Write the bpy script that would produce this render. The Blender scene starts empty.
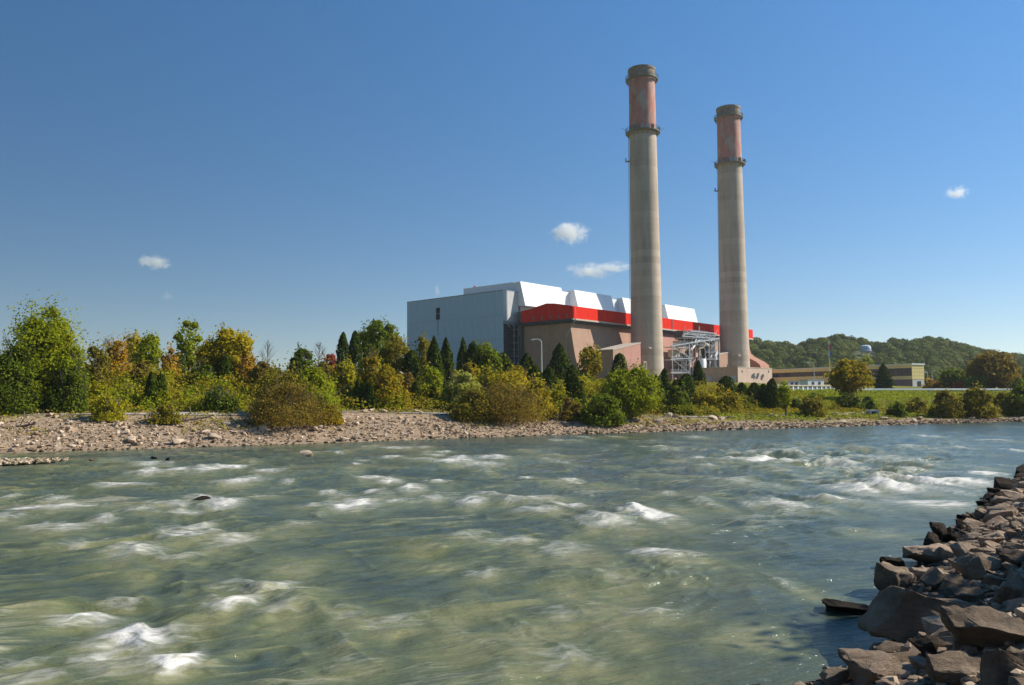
import bpy, bmesh, math, random
import numpy as np
from mathutils import Vector, Matrix

scene = bpy.context.scene
COL = scene.collection
rad = math.radians

# ------------------------------------------------------------------ camera
CAM = Vector((0.0, 0.0, 4.5))
F_PX, W_PX, H_PX = 790.0, 1024, 685
TILT, ROLL = rad(3.87), rad(0.45)
fwd = Vector((0, math.cos(TILT), math.sin(TILT)))
up0 = Vector((0, -math.sin(TILT), math.cos(TILT)))
rt0 = Vector((1, 0, 0))
CR = rt0 * math.cos(ROLL) - up0 * math.sin(ROLL)
CU = up0 * math.cos(ROLL) + rt0 * math.sin(ROLL)
cam_data = bpy.data.cameras.new('camera')
cam = bpy.data.objects.new('camera', cam_data)
COL.objects.link(cam)
cam.matrix_world = Matrix((
    (CR.x, CU.x, -fwd.x, CAM.x),
    (CR.y, CU.y, -fwd.y, CAM.y),
    (CR.z, CU.z, -fwd.z, CAM.z), (0, 0, 0, 1)))
cam_data.sensor_width = 36
cam_data.lens = F_PX / W_PX * 36
cam_data.clip_start = 0.1
cam_data.clip_end = 20000
scene.camera = cam

# ------------------------------------------------------------------ light
SUN_AZ, SUN_EL = rad(79), rad(38)      # azimuth clockwise from +Y
world = bpy.data.worlds.new("World")
scene.world = world
world.use_nodes = True
wn = world.node_tree
bg = wn.nodes['Background']
sky = wn.nodes.new('ShaderNodeTexSky')
sky.sky_type = 'NISHITA'
sky.sun_disc = False
sky.sun_elevation = SUN_EL
sky.sun_rotation = SUN_AZ
sky.altitude = 300
sky.air_density = 0.9
sky.dust_density = 0.0
sky.ozone_density = 3.0
# polarising filter on the whole sky: it darkens smoothly with the angle away from the sun
sdir = Vector((math.sin(SUN_AZ) * math.cos(SUN_EL), math.cos(SUN_AZ) * math.cos(SUN_EL), math.sin(SUN_EL)))
gm = wn.nodes.new('ShaderNodeGamma'); gm.inputs[1].default_value = 0.6
hs = wn.nodes.new('ShaderNodeHueSaturation'); hs.inputs['Saturation'].default_value = 1.62; hs.inputs['Hue'].default_value = .506
tcs = wn.nodes.new('ShaderNodeTexCoord'); dp = wn.nodes.new('ShaderNodeVectorMath'); dp.operation = 'DOT_PRODUCT'; dp.inputs[1].default_value = sdir
ma = wn.nodes.new('ShaderNodeMath'); ma.operation = 'MULTIPLY_ADD'; ma.inputs[1].default_value = 0.80; ma.inputs[2].default_value = 1.00
scl_ = wn.nodes.new('ShaderNodeVectorMath'); scl_.operation = 'SCALE'
mxm = wn.nodes.new('ShaderNodeMath'); mxm.operation = 'MAXIMUM'; mxm.inputs[1].default_value = 0.55
wn.links.new(tcs.outputs['Generated'], dp.inputs[0]); wn.links.new(dp.outputs['Value'], ma.inputs[0]); wn.links.new(ma.outputs[0], mxm.inputs[0])
wn.links.new(sky.outputs[0], gm.inputs[0]); wn.links.new(gm.outputs[0], hs.inputs['Color'])
wn.links.new(hs.outputs[0], scl_.inputs[0]); wn.links.new(mxm.outputs[0], scl_.inputs['Scale']); wn.links.new(scl_.outputs[0], bg.inputs[0])
bg.inputs[1].default_value = 0.135
sd = bpy.data.lights.new('sun', 'SUN')
sd.energy = 5.0
sd.angle = rad(0.55)
sd.color = (1.0, 0.93, 0.82)
sun = bpy.data.objects.new('sun', sd)
COL.objects.link(sun)
sdir = Vector((math.sin(SUN_AZ) * math.cos(SUN_EL), math.cos(SUN_AZ) * math.cos(SUN_EL), math.sin(SUN_EL)))
sun.rotation_euler = sdir.to_track_quat('Z', 'Y').to_euler()
sun.location = (40, 10, 60)
scene.view_settings.view_transform = 'Standard'
scene.view_settings.look = 'None'
scene.view_settings.exposure = 0.38
scene.view_settings.gamma = 1.0
scene.cycles.max_bounces = 8
scene.cycles.volume_bounces = 3
scene.cycles.transparent_max_bounces = 8

# ------------------------------------------------------------------ pixel helpers
def ray(px, py):
    return fwd + CR * ((px - 512.0) / F_PX) - CU * ((py - 342.5) / F_PX)
def at(px, py, Y):
    d = ray(px, py)
    return CAM + d * (Y / d.y)
def at_z(px, py, z):
    d = ray(px, py)
    return CAM + d * ((z - CAM.z) / d.z)

# ------------------------------------------------------------------ noise
def _h(ix, iy, seed):
    seed = int(seed)
    n = (ix.astype(np.int64) * 374761393 + iy.astype(np.int64) * 668265263 + seed * 1442695041) & 0xffffffff
    n = ((n ^ (n >> 13)) * 1274126177) & 0xffffffff
    n = (n ^ (n >> 16)) & 0xffffffff
    return n / 4294967295.0
def vn(x, y, seed=0):
    x = np.asarray(x, float); y = np.asarray(y, float)
    ix = np.floor(x); iy = np.floor(y)
    fx = x - ix; fy = y - iy
    fx = fx * fx * fx * (fx * (fx * 6 - 15) + 10); fy = fy * fy * fy * (fy * (fy * 6 - 15) + 10)
    a = _h(ix, iy, seed); b = _h(ix + 1, iy, seed); c = _h(ix, iy + 1, seed); d = _h(ix + 1, iy + 1, seed)
    return (a + (b - a) * fx) * (1 - fy) + (c + (d - c) * fx) * fy
def fbm(x, y, seed=0, oct=4, gain=0.5):
    s = 0; a = 1; t = 0
    for k in range(oct):
        s = s + a * vn(x * 2 ** k + 17.3 * k, y * 2 ** k - 9.1 * k, seed + k); t += a; a *= gain
    return s / t
def sstep(a, b, x):
    t = np.clip((x - a) / (b - a), 0, 1)
    return t * t * (3 - 2 * t)

# ------------------------------------------------------------------ mesh helpers
def link(o, parent=None):
    COL.objects.link(o)
    if parent: o.parent = parent
    return o
def tag(o, label=None, cat=None, group=None, kind=None):
    if label: o['label'] = label
    if cat: o['category'] = cat
    if group: o['group'] = group
    if kind: o['kind'] = kind
    return o
def empty(name, loc, rz=0.0, **k):
    o = bpy.data.objects.new(name, None)
    o.empty_display_size = 0.5
    o.location = loc; o.rotation_euler = (0, 0, rz)
    link(o); tag(o, **k)
    return o
def np_mesh(name, V, Fq, smooth=False):
    """V (n,3); Fq (m,k) equal-size faces"""
    V = np.ascontiguousarray(V, dtype=np.float32); Fq = np.ascontiguousarray(Fq, dtype=np.int32)
    m = bpy.data.meshes.new(name)
    m.vertices.add(len(V)); m.vertices.foreach_set('co', V.ravel())
    k = Fq.shape[1]
    m.loops.add(Fq.size); m.loops.foreach_set('vertex_index', Fq.ravel())
    m.polygons.add(len(Fq)); m.polygons.foreach_set('loop_start', np.arange(len(Fq), dtype=np.int32) * k)
    m.polygons.foreach_set('loop_total', np.full(len(Fq), k, dtype=np.int32))
    m.polygons.foreach_set('use_smooth', np.full(len(Fq), smooth))
    m.update(calc_edges=True)
    return m
def mobj(name, mesh, mat=None, parent=None):
    if mat and not mesh.materials: mesh.materials.append(mat)
    o = bpy.data.objects.new(name, mesh)
    return link(o, parent)
def grid_faces(nr, nc):
    i = np.arange(nr - 1)[:, None] * nc + np.arange(nc - 1)[None, :]
    return np.stack([i, i + 1, i + nc + 1, i + nc], -1).reshape(-1, 4)

class MB:
    def __init__(s): s.v = []; s.f = []
    def hexa(s, p):      # 8 points: bottom 4 ccw, top 4 ccw
        n = len(s.v); s.v += [tuple(q) for q in p]
        s.f += [(n, n + 3, n + 2, n + 1), (n + 4, n + 5, n + 6, n + 7), (n, n + 1, n + 5, n + 4),
                (n + 1, n + 2, n + 6, n + 5), (n + 2, n + 3, n + 7, n + 6), (n + 3, n, n + 4, n + 7)]
        return s
    def box(s, x0, x1, y0, y1, z0, z1):
        return s.hexa([(x0, y0, z0), (x1, y0, z0), (x1, y1, z0), (x0, y1, z0), (x0, y0, z1), (x1, y0, z1), (x1, y1, z1), (x0, y1, z1)])
    def cyl(s, p0, p1, r0, r1=None, n=8, cap=True):
        r1 = r0 if r1 is None else r1
        p0 = Vector(p0); p1 = Vector(p1); d = (p1 - p0).normalized()
        a = d.orthogonal().normalized(); b = d.cross(a)
        k = len(s.v)
        for p, r in ((p0, r0), (p1, r1)):
            for i in range(n):
                t = 2 * math.pi * i / n
                s.v.append(tuple(p + a * (r * math.cos(t)) + b * (r * math.sin(t))))
        for i in range(n):
            j = (i + 1) % n
            s.f.append((k + i, k + j, k + n + j, k + n + i))
        if cap:
            s.f.append(tuple(k + i for i in reversed(range(n)))); s.f.append(tuple(k + n + i for i in range(n)))
        return s
    def tube(s, pts, r, n=8):
        for a, b in zip(pts[:-1], pts[1:]): s.cyl(a, b, r, r, n)
        return s
    def bar(s, p0, p1, w):
        return s.cyl(p0, p1, w * .7, w * .7, 4)
    def lathe(s, prof, n=32, c=(0, 0)):
        k = len(s.v)
        for r, z in prof:
            for i in range(n):
                t = 2 * math.pi * i / n
                s.v.append((c[0] + r * math.cos(t), c[1] + r * math.sin(t), z))
        for q in range(len(prof) - 1):
            for i in range(n):
                j = (i + 1) % n
                s.f.append((k + q * n + i, k + q * n + j, k + (q + 1) * n + j, k + (q + 1) * n + i))
        return s
    def build(s, name, mat, parent=None, smooth=False, loc=None):
        m = bpy.data.meshes.new(name)
        m.from_pydata(s.v, [], s.f); m.update()
        if smooth:
            m.polygons.foreach_set('use_smooth', np.full(len(m.polygons), True))
            try: m.set_sharp_from_angle(angle=rad(40))
            except Exception: pass
        o = mobj(name, m, mat, parent)
        if loc is not None: o.location = loc
        return o

# ------------------------------------------------------------------ materials
def new_mat(name):
    m = bpy.data.materials.new(name); m.use_nodes = True
    nt = m.node_tree; b = nt.nodes['Principled BSDF']
    return m, nt, b
def N(nt, t, **k):
    n = nt.nodes.new(t)
    for a, v in k.items(): setattr(n, a, v)
    return n
def ramp(nt, cols, interp='LINEAR'):
    r = N(nt, 'ShaderNodeValToRGB'); r.color_ramp.interpolation = interp
    e = r.color_ramp.elements
    while len(e) < len(cols): e.new(0.5)
    for i, (p, c) in enumerate(cols):
        e[i].position = p; e[i].color = (*c, 1)
    return r
def noise_node(nt, scale, detail=4, rough=.55, coord='Object', stretch=None, dist=0.0):
    tc = N(nt, 'ShaderNodeTexCoord'); n = N(nt, 'ShaderNodeTexNoise')
    n.inputs['Scale'].default_value = scale; n.inputs['Detail'].default_value = detail
    n.inputs['Roughness'].default_value = rough; n.inputs['Distortion'].default_value = dist
    if stretch:
        mp = N(nt, 'ShaderNodeMapping'); mp.inputs['Scale'].default_value = stretch
        nt.links.new(tc.outputs[coord], mp.inputs[0]); nt.links.new(mp.outputs[0], n.inputs['Vector'])
    else: nt.links.new(tc.outputs[coord], n.inputs['Vector'])
    return n
def mat_plain(name, c, rough=.7, var=.18, scale=.6, bump=.0, metal=0.0, stretch=None, bscale=6.0, spec=.3, stain=None):
    m, nt, b = new_mat(name)
    n = noise_node(nt, scale, 6, .65, stretch=stretch)
    lo = tuple(x * (1 - var) for x in c); hi = tuple(min(1, x * (1 + var)) for x in c)
    r = ramp(nt, [(.3, lo), (.7, hi)])
    nt.links.new(n.outputs['Fac'], r.inputs[0])
    out = r.outputs[0]
    if stain:
        n2 = noise_node(nt, stain[1], 5, .7, stretch=stain[2])
        r2 = ramp(nt, [(stain[3], (0, 0, 0)), (stain[3] + .18, (1, 1, 1))])
        mx = N(nt, 'ShaderNodeMixRGB'); mx.inputs[2].default_value = (*stain[0], 1)
        nt.links.new(n2.outputs['Fac'], r2.inputs[0]); nt.links.new(r2.outputs[0], mx.inputs[0]); nt.links.new(out, mx.inputs[1])
        out = mx.outputs[0]
    nt.links.new(out, b.inputs['Base Color'])
    b.inputs['Roughness'].default_value = rough; b.inputs['Metallic'].default_value = metal
    b.inputs['Specular IOR Level'].default_value = spec
    if bump:
        nb = noise_node(nt, bscale, 5, .6); bp_ = N(nt, 'ShaderNodeBump'); bp_.inputs['Strength'].default_value = bump
        nt.links.new(nb.outputs['Fac'], bp_.inputs['Height']); nt.links.new(bp_.outputs[0], b.inputs['Normal'])
    return m
def mat_leaf(name, cols, trans=.45, clump=.5):
    m, nt, b = new_mat(name)
    g = N(nt, 'ShaderNodeNewGeometry')
    n = noise_node(nt, clump, 3, .6)
    mt = N(nt, 'ShaderNodeMath', operation='MULTIPLY_ADD'); mt.inputs[1].default_value = .55; 
    m2 = N(nt, 'ShaderNodeMath', operation='MULTIPLY_ADD'); m2.inputs[1].default_value = .9; m2.inputs[2].default_value = -.22
    nt.links.new(g.outputs['Random Per Island'], mt.inputs[0]); nt.links.new(n.outputs['Fac'], m2.inputs[0]); nt.links.new(m2.outputs[0], mt.inputs[2])
    k = len(cols)
    r = ramp(nt, [(.08 + .84 * i / (k - 1), (c[0] * 1.18, c[1] * 1.2, c[2])) for i, c in enumerate(cols)])
    nt.links.new(mt.outputs[0], r.inputs[0])
    nt.links.new(r.outputs[0], b.inputs['Base Color'])
    b.inputs['Roughness'].default_value = .7; b.inputs['Specular IOR Level'].default_value = .04
    tr = N(nt, 'ShaderNodeBsdfTranslucent'); ms = N(nt, 'ShaderNodeMixShader'); ms.inputs[0].default_value = trans
    nt.links.new(r.outputs[0], tr.inputs[0]); nt.links.new(b.outputs[0], ms.inputs[1]); nt.links.new(tr.outputs[0], ms.inputs[2])
    nt.links.new(ms.outputs[0], nt.nodes['Material Output'].inputs[0])
    return m

LEAF = {
 'green':   mat_leaf('leaf_green', [(.055, .080, .008), (.13, .165, .012), (.22, .25, .018)]),
 'dark':    mat_leaf('leaf_dark_green', [(.035, .055, .007), (.085, .115, .011), (.14, .165, .015)], .3),
 'bright':  mat_leaf('leaf_bright_green', [(.11, .13, .008), (.24, .265, .014), (.36, .36, .022)]),
 'yellow':  mat_leaf('leaf_yellow_green', [(.15, .14, .010), (.33, .30, .015), (.50, .40, .022)]),
 'olive':   mat_leaf('leaf_olive', [(.12, .10, .016), (.22, .18, .022), (.31, .26, .03)]),
 'orange':  mat_leaf('leaf_orange', [(.17, .13, .010), (.36, .22, .025), (.50, .24, .04), (.34, .27, .02), (.52, .33, .03)]),
 'gold':    mat_leaf('leaf_gold', [(.15, .14, .010), (.31, .25, .015), (.47, .345, .022), (.23, .23, .015)]),
 'mixed':   mat_leaf('leaf_mixed', [(.10, .12, .009), (.24, .22, .014), (.44, .26, .022), (.20, .20, .014), (.38, .31, .022)], clump=.35),
 'red':     mat_leaf('leaf_red', [(.18, .05, .03), (.40, .08, .05), (.34, .15, .03)]),
 'brown':   mat_leaf('leaf_brown', [(.12, .085, .018), (.22, .15, .028), (.29, .21, .035)]),
 'pale':    mat_leaf('leaf_pale_green', [(.18, .19, .03), (.34, .34, .07), (.52, .50, .16)]),
 'juniper': mat_leaf('leaf_juniper', [(.018, .032, .004), (.045, .065, .006), (.095, .115, .010)], .2, 1.2),
 'hill':    mat_leaf('leaf_hill', [(.060, .085, .024), (.095, .125, .027), (.17, .175, .032), (.11, .14, .03), (.22, .18, .04)], .3, .09),
 'weed':    mat_leaf('leaf_weed', [(.10, .11, .010), (.20, .215, .014), (.34, .29, .022), (.26, .17, .03), (.42, .31, .022)], .35, .18),
 'dry':     mat_leaf('leaf_dry', [(.18, .13, .04), (.32, .23, .08), (.23, .21, .03)], .3, .3),
}
BARK = mat_plain('bark', (.10, .075, .055), .9, .35, 4, .4)
TWIG = mat_plain('twig_wood', (.16, .12, .09), .9, .3, 4)

# ------------------------------------------------------------------ terrain functions
def shore_y(x):
    return np.interp(x, [-1500, -400, -140, -42, -24, 3, 30, 79, 200, 500, 2000], [-700, -100, 26, 67.8, 75.8, 90.5, 101.8, 122.5, 170, 290, 850])
def far_z(x, y):
    x = np.asarray(x, float); y = np.asarray(y, float)
    d = (y - shore_y(x)) * .88
    wob = (fbm(x / 9, y / 9, 5, 3) - .5) * 2
    hb = np.interp(x, [-60, -20, 3, 30, 80], [3.2, 2.8, 1.9, 1.3, 1.0])
    z1 = np.interp(x, [-60, 0, 30, 60, 100], [6.8, 6.2, 4.6, 3.4, 3.0])
    z2 = np.interp(x, [-60, 0, 60, 100, 300], [8.0, 7.2, 5.6, 4.9, 4.4])
    z3 = np.interp(x, [-60, 0, 60, 100, 150, 300], [9.6, 9.2, 8.8, 8.2, 6.9, 6.5])
    z = np.where(d < 0, np.maximum(d * .25, -2.2),
        np.where(d < 10, hb * (np.clip(d, 0, 10) / 10) ** .85,
        np.where(d < 13.5, hb,
        np.where(d < 34, hb + (z1 - hb) * sstep(13.0, 34, d),
        np.where(d < 75, z1 + (z2 - z1) * sstep(34, 75, d), z2 + (z3 - z2) * sstep(75, 140, d))))))
    amp = sstep(0, 4, d) * .16 + sstep(16, 40, d) * .35 - sstep(90, 160, d) * .4
    return z + wob * amp
NBX, NBY, NDX, NDY = 4.1, 12.2, .605, .796
def near_p(x, y): return (x - NBX) * NDY - (y - NBY) * NDX
def near_z(x, y):
    x = np.asarray(x, float); y = np.asarray(y, float)
    p = near_p(x, y) + (fbm(x / 3, y / 3, 9, 3) - .5) * 1.2 - .7 * (1 - sstep(15.5, 19, y)) * sstep(12.2, 13.5, y)
    k = np.interp(y, [0, 14, 26, 60], [.46, .42, .33, .27])
    z = np.where(p < 0, np.maximum(p * .5, -1.6), np.where(p < 5, p * k, 5 * k + (p - 5) * .06))
    return z + (fbm(x / 1.1, y / 1.1, 3, 3) - .5) * .35

def march(px, py, zf, y0=8., y1=420., step=.5):
    d = ray(px, py); Y = y0
    while Y < y1:
        p = CAM + d * (Y / d.y)
        if p.z <= float(zf(p.x, p.y)): return p
        Y += step * (1 + Y / 60)
    return None

# ------------------------------------------------------------------ ground sheets
m_ground, nt, b = new_mat('bank_ground')
tc = N(nt, 'ShaderNodeTexCoord')
att = N(nt, 'ShaderNodeAttribute'); att.attribute_name = 'gravel'
n1 = noise_node(nt, .12, 6, .65); r1 = ramp(nt, [(.30, (.10, .105, .012)), (.5, (.17, .17, .018)), (.70, (.27, .22, .04))])
nt.links.new(n1.outputs['Fac'], r1.inputs[0])
n2 = noise_node(nt, 1.6, 7, .7); r2 = ramp(nt, [(.3, (.21, .14, .08)), (.55, (.40, .29, .19)), (.75, (.54, .42, .29))])
nt.links.new(n2.outputs['Fac'], r2.inputs[0])
mx = N(nt, 'ShaderNodeMixRGB')
nt.links.new(att.outputs['Fac'], mx.inputs[0]); nt.links.new(r1.outputs[0], mx.inputs[1]); nt.links.new(r2.outputs[0], mx.inputs[2])
nt.links.new(mx.outputs[0], b.inputs['Base Color']); b.inputs['Roughness'].default_value = .95; b.inputs['Specular IOR Level'].default_value = .1
n3 = noise_node(nt, 3.5, 8, .7); bp_ = N(nt, 'ShaderNodeBump'); bp_.inputs['Strength'].default_value = .8; bp_.inputs['Distance'].default_value = .3
nt.links.new(n3.outputs['Fac'], bp_.inputs['Height']); nt.links.new(bp_.outputs[0], b.inputs['Normal'])

xs = np.unique(np.concatenate([np.linspace(-70, 160, 330), np.linspace(-400, -70, 60), np.linspace(160, 500, 70), np.linspace(-6000, -400, 24), np.linspace(500, 6000, 24)]))
ds = np.concatenate([np.linspace(-9, 50, 120), np.linspace(52, 200, 60), np.linspace(210, 900, 40), np.linspace(1000, 9000, 24)])
X, D = np.meshgrid(xs, ds)
Yg = shore_y(X) + D / .88
Z = far_z(X, Yg)
far_mesh = np_mesh('far_bank', np.stack([X, Yg, Z], -1).reshape(-1, 3), grid_faces(len(ds), len(xs)), True)
gr = 1 - sstep(9.0, 15.5, D + (fbm(X / 3, Yg / 3, 31, 3) - .5) * 9 + 7.5 * sstep(14, 42, X))

a = far_mesh.attributes.new('gravel', 'FLOAT', 'POINT'); a.data.foreach_set('value', gr.ravel().astype(np.float32))
tag(mobj('far_bank_ground', far_mesh, m_ground), kind='structure')

# gravel path along the far bank
px_ = np.linspace(-90, 140, 240)
pd = np.linspace(9.7, 13.3, 5)
X, D = np.meshgrid(px_, pd); D = D + (fbm(X / 14, X * 0 + 2, 8, 2) - .5) * 1.0
Yg = shore_y(X) + D / .88
m_path = mat_plain('path_gravel', (.36, .335, .31), .95, .2, 3, .3)
tag(mobj('gravel_path', np_mesh('gravel_path', np.stack([X, Yg, far_z(X, Yg) + .07], -1).reshape(-1, 3), grid_faces(5, 240), True), m_path), kind='structure')

# near bank sheet
m_near = mat_plain('near_bank_earth', (.19, .135, .09), .95, .45, 2.5, .8, bscale=9, spec=.1)
tt = np.concatenate([np.linspace(-60, -14, 24), np.linspace(-13, 50, 190), np.linspace(52, 160, 40)])
pp = np.concatenate([np.linspace(-5, 9, 60), np.linspace(10, 60, 20)])
T, P = np.meshgrid(tt, pp)
X = NBX + T * NDX + P * NDY; Y = NBY + T * NDY - P * NDX
tag(mobj('near_bank_ground', np_mesh('near_bank_ground', np.stack([X, Y, near_z(X, Y)], -1).reshape(-1, 3), grid_faces(len(pp), len(tt))[:, ::-1], True), m_near), kind='structure')
# river bed
m_bed = mat_plain('river_bed_mud', (.10, .09, .05), .9, .3, .5)
bedv = [(-6000, -6000, -2.3), (6000, -6000, -2.3), (6000, 9000, -2.3), (-6000, 9000, -2.3)]
bm_ = MB(); bm_.v = bedv; bm_.f = [(0, 1, 2, 3)]
tag(bm_.build('river_bed', m_bed), kind='structure')

# ------------------------------------------------------------------ river
fx_, fy_ = math.sin(rad(62)), math.cos(rad(62))     # flow axis
def spot(px, py): p = at_z(px, py, 0.0); return p.x, p.y
FEATURES = [  # px, py, half length px, half depth px, height m, foam
 (132, 636, 50, 12, .30, 1.5), (178, 660, 30, 15, .16, 1.4), (80, 622, 40, 7, .14, .8), (110, 652, 50, 9, .1, .6), (300, 596, 34, 6, .12, .45), (236, 609, 30, 7, .22, 1.0), (265, 586, 55, 6, .30, .62), (70, 618, 30, 5, .12, .7),
 (120, 602, 26, 4, .12, .6), (20, 660, 34, 6, .08, .45), (40, 683, 40, 8, .1, .6), (646, 514, 24, 8, .42, 1.5), (608, 522, 34, 9, .34, .7), (583, 524, 20, 7, .2, .5),
 (655, 552, 34, 8, .22, .75), (700, 504, 16, 5, .30, .5), (778, 505, 26, 6, .28, .85), (768, 500, 16, 4, .2, .6), (352, 503, 28, 6, .25, 1.1), (410, 491, 18, 4, .2, .8),
 (468, 502, 18, 4, .2, .9), (525, 500, 32, 3.5, .15, .8), (480, 575, 26, 6, .10, .6), (565, 550, 40, 9, .2, .45), (455, 460, 30, 4, .18, 1.0), (490, 457, 20, 3, .15, .9),
 (480, 464, 26, 3, .15, .8), (370, 478, 24, 3.5, .18, .9), (240, 480, 26, 5, .22, 1.0), (225, 503, 22, 6, .2, 1.0), (180, 505, 22, 4, .12, .8), (150, 472, 20, 3.5, .16, 1.0),
 (175, 471, 18, 3.5, .16, 1.0), (205, 470, 20, 3.5, .16, 1.0), (128, 484, 30, 3, .12, .9), (60, 498, 12, 3, .1, .7), (12, 497, 12, 3, .1, .8), (230, 467, 22, 3, .15, 1.1),
 (60, 529, 28, 6, .15, .7), (100, 522, 16, 4, .15, .75), (755, 460, 32, 3, .2, 1.2), (890, 487, 40, 5.5, .42, 1.3), (915, 481, 22, 6, .42, 1.4), (950, 482, 42, 4.5, .3, 1.1),
 (925, 503, 50, 4.5, .2, .9), (880, 460, 34, 4, .22, .6), (845, 487, 30, 5, .3, .9), (985, 474, 26, 2.5, .15, 1.0), (1000, 492, 30, 4, .1, .5), (730, 480, 30, 4, .18, .5),
 (300, 524, 30, 4, .12, .45), (270, 470, 22, 3, .14, .7), (820, 500, 24, 4, .2, .6), (855, 530, 30, 4, .1, .3), (520, 540, 24, 5, .12, .35), (610, 580, 26, 5, .1, .3),
 (560, 440, 14, 1.4, .08, .7), (580, 437, 10, 1.4, .08, .6), (650, 447, 16, 1.6, .08, .7), (690, 437, 14, 1.2, .08, .6), (310, 452, 16, 1.5, .08, .5), (985, 440, 18, 1.6, .1, .6),
 (885, 612, 10, 4, .02, .3), (560, 462, 10, 2, .1, .5), (400, 448, 24, 1.6, .08, .7)]
_rw = np.random.RandomState(8)
CAPS = []
while len(CAPS) < 175:
    py = 424 + 262 * _rw.uniform(0, 1) ** 1.75; px = _rw.uniform(-30, 1010)
    cx, cy = spot(px, py)
    if cy > float(shore_y(cx)) - 3 or near_p(cx, cy) > -1.5: continue
    m_ = float(fbm(cx / 9, cy / 9, 301, 2)); k_ = (py - 395) / 100
    if _rw.uniform() > (m_ - .36) * 3.2: continue
    if px > 360 and py < 446 and _rw.uniform() < .75: continue
    if 250 < px < 640 and 505 < py < 600 and _rw.uniform() < .75: continue
    if px > 640 and py > 560 and _rw.uniform() < .7: continue
    hw = (5 + 14 * k_) * _rw.uniform(.5, 1.5); CAPS.append((px, py, hw, (.9 + 2.2 * k_ * k_) * _rw.uniform(.6, 1.3), .05 + .07 * _rw.uniform(), _rw.uniform(.2, 1.0) ** 1.3 * (.4 if py > 560 else .95)))
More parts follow.
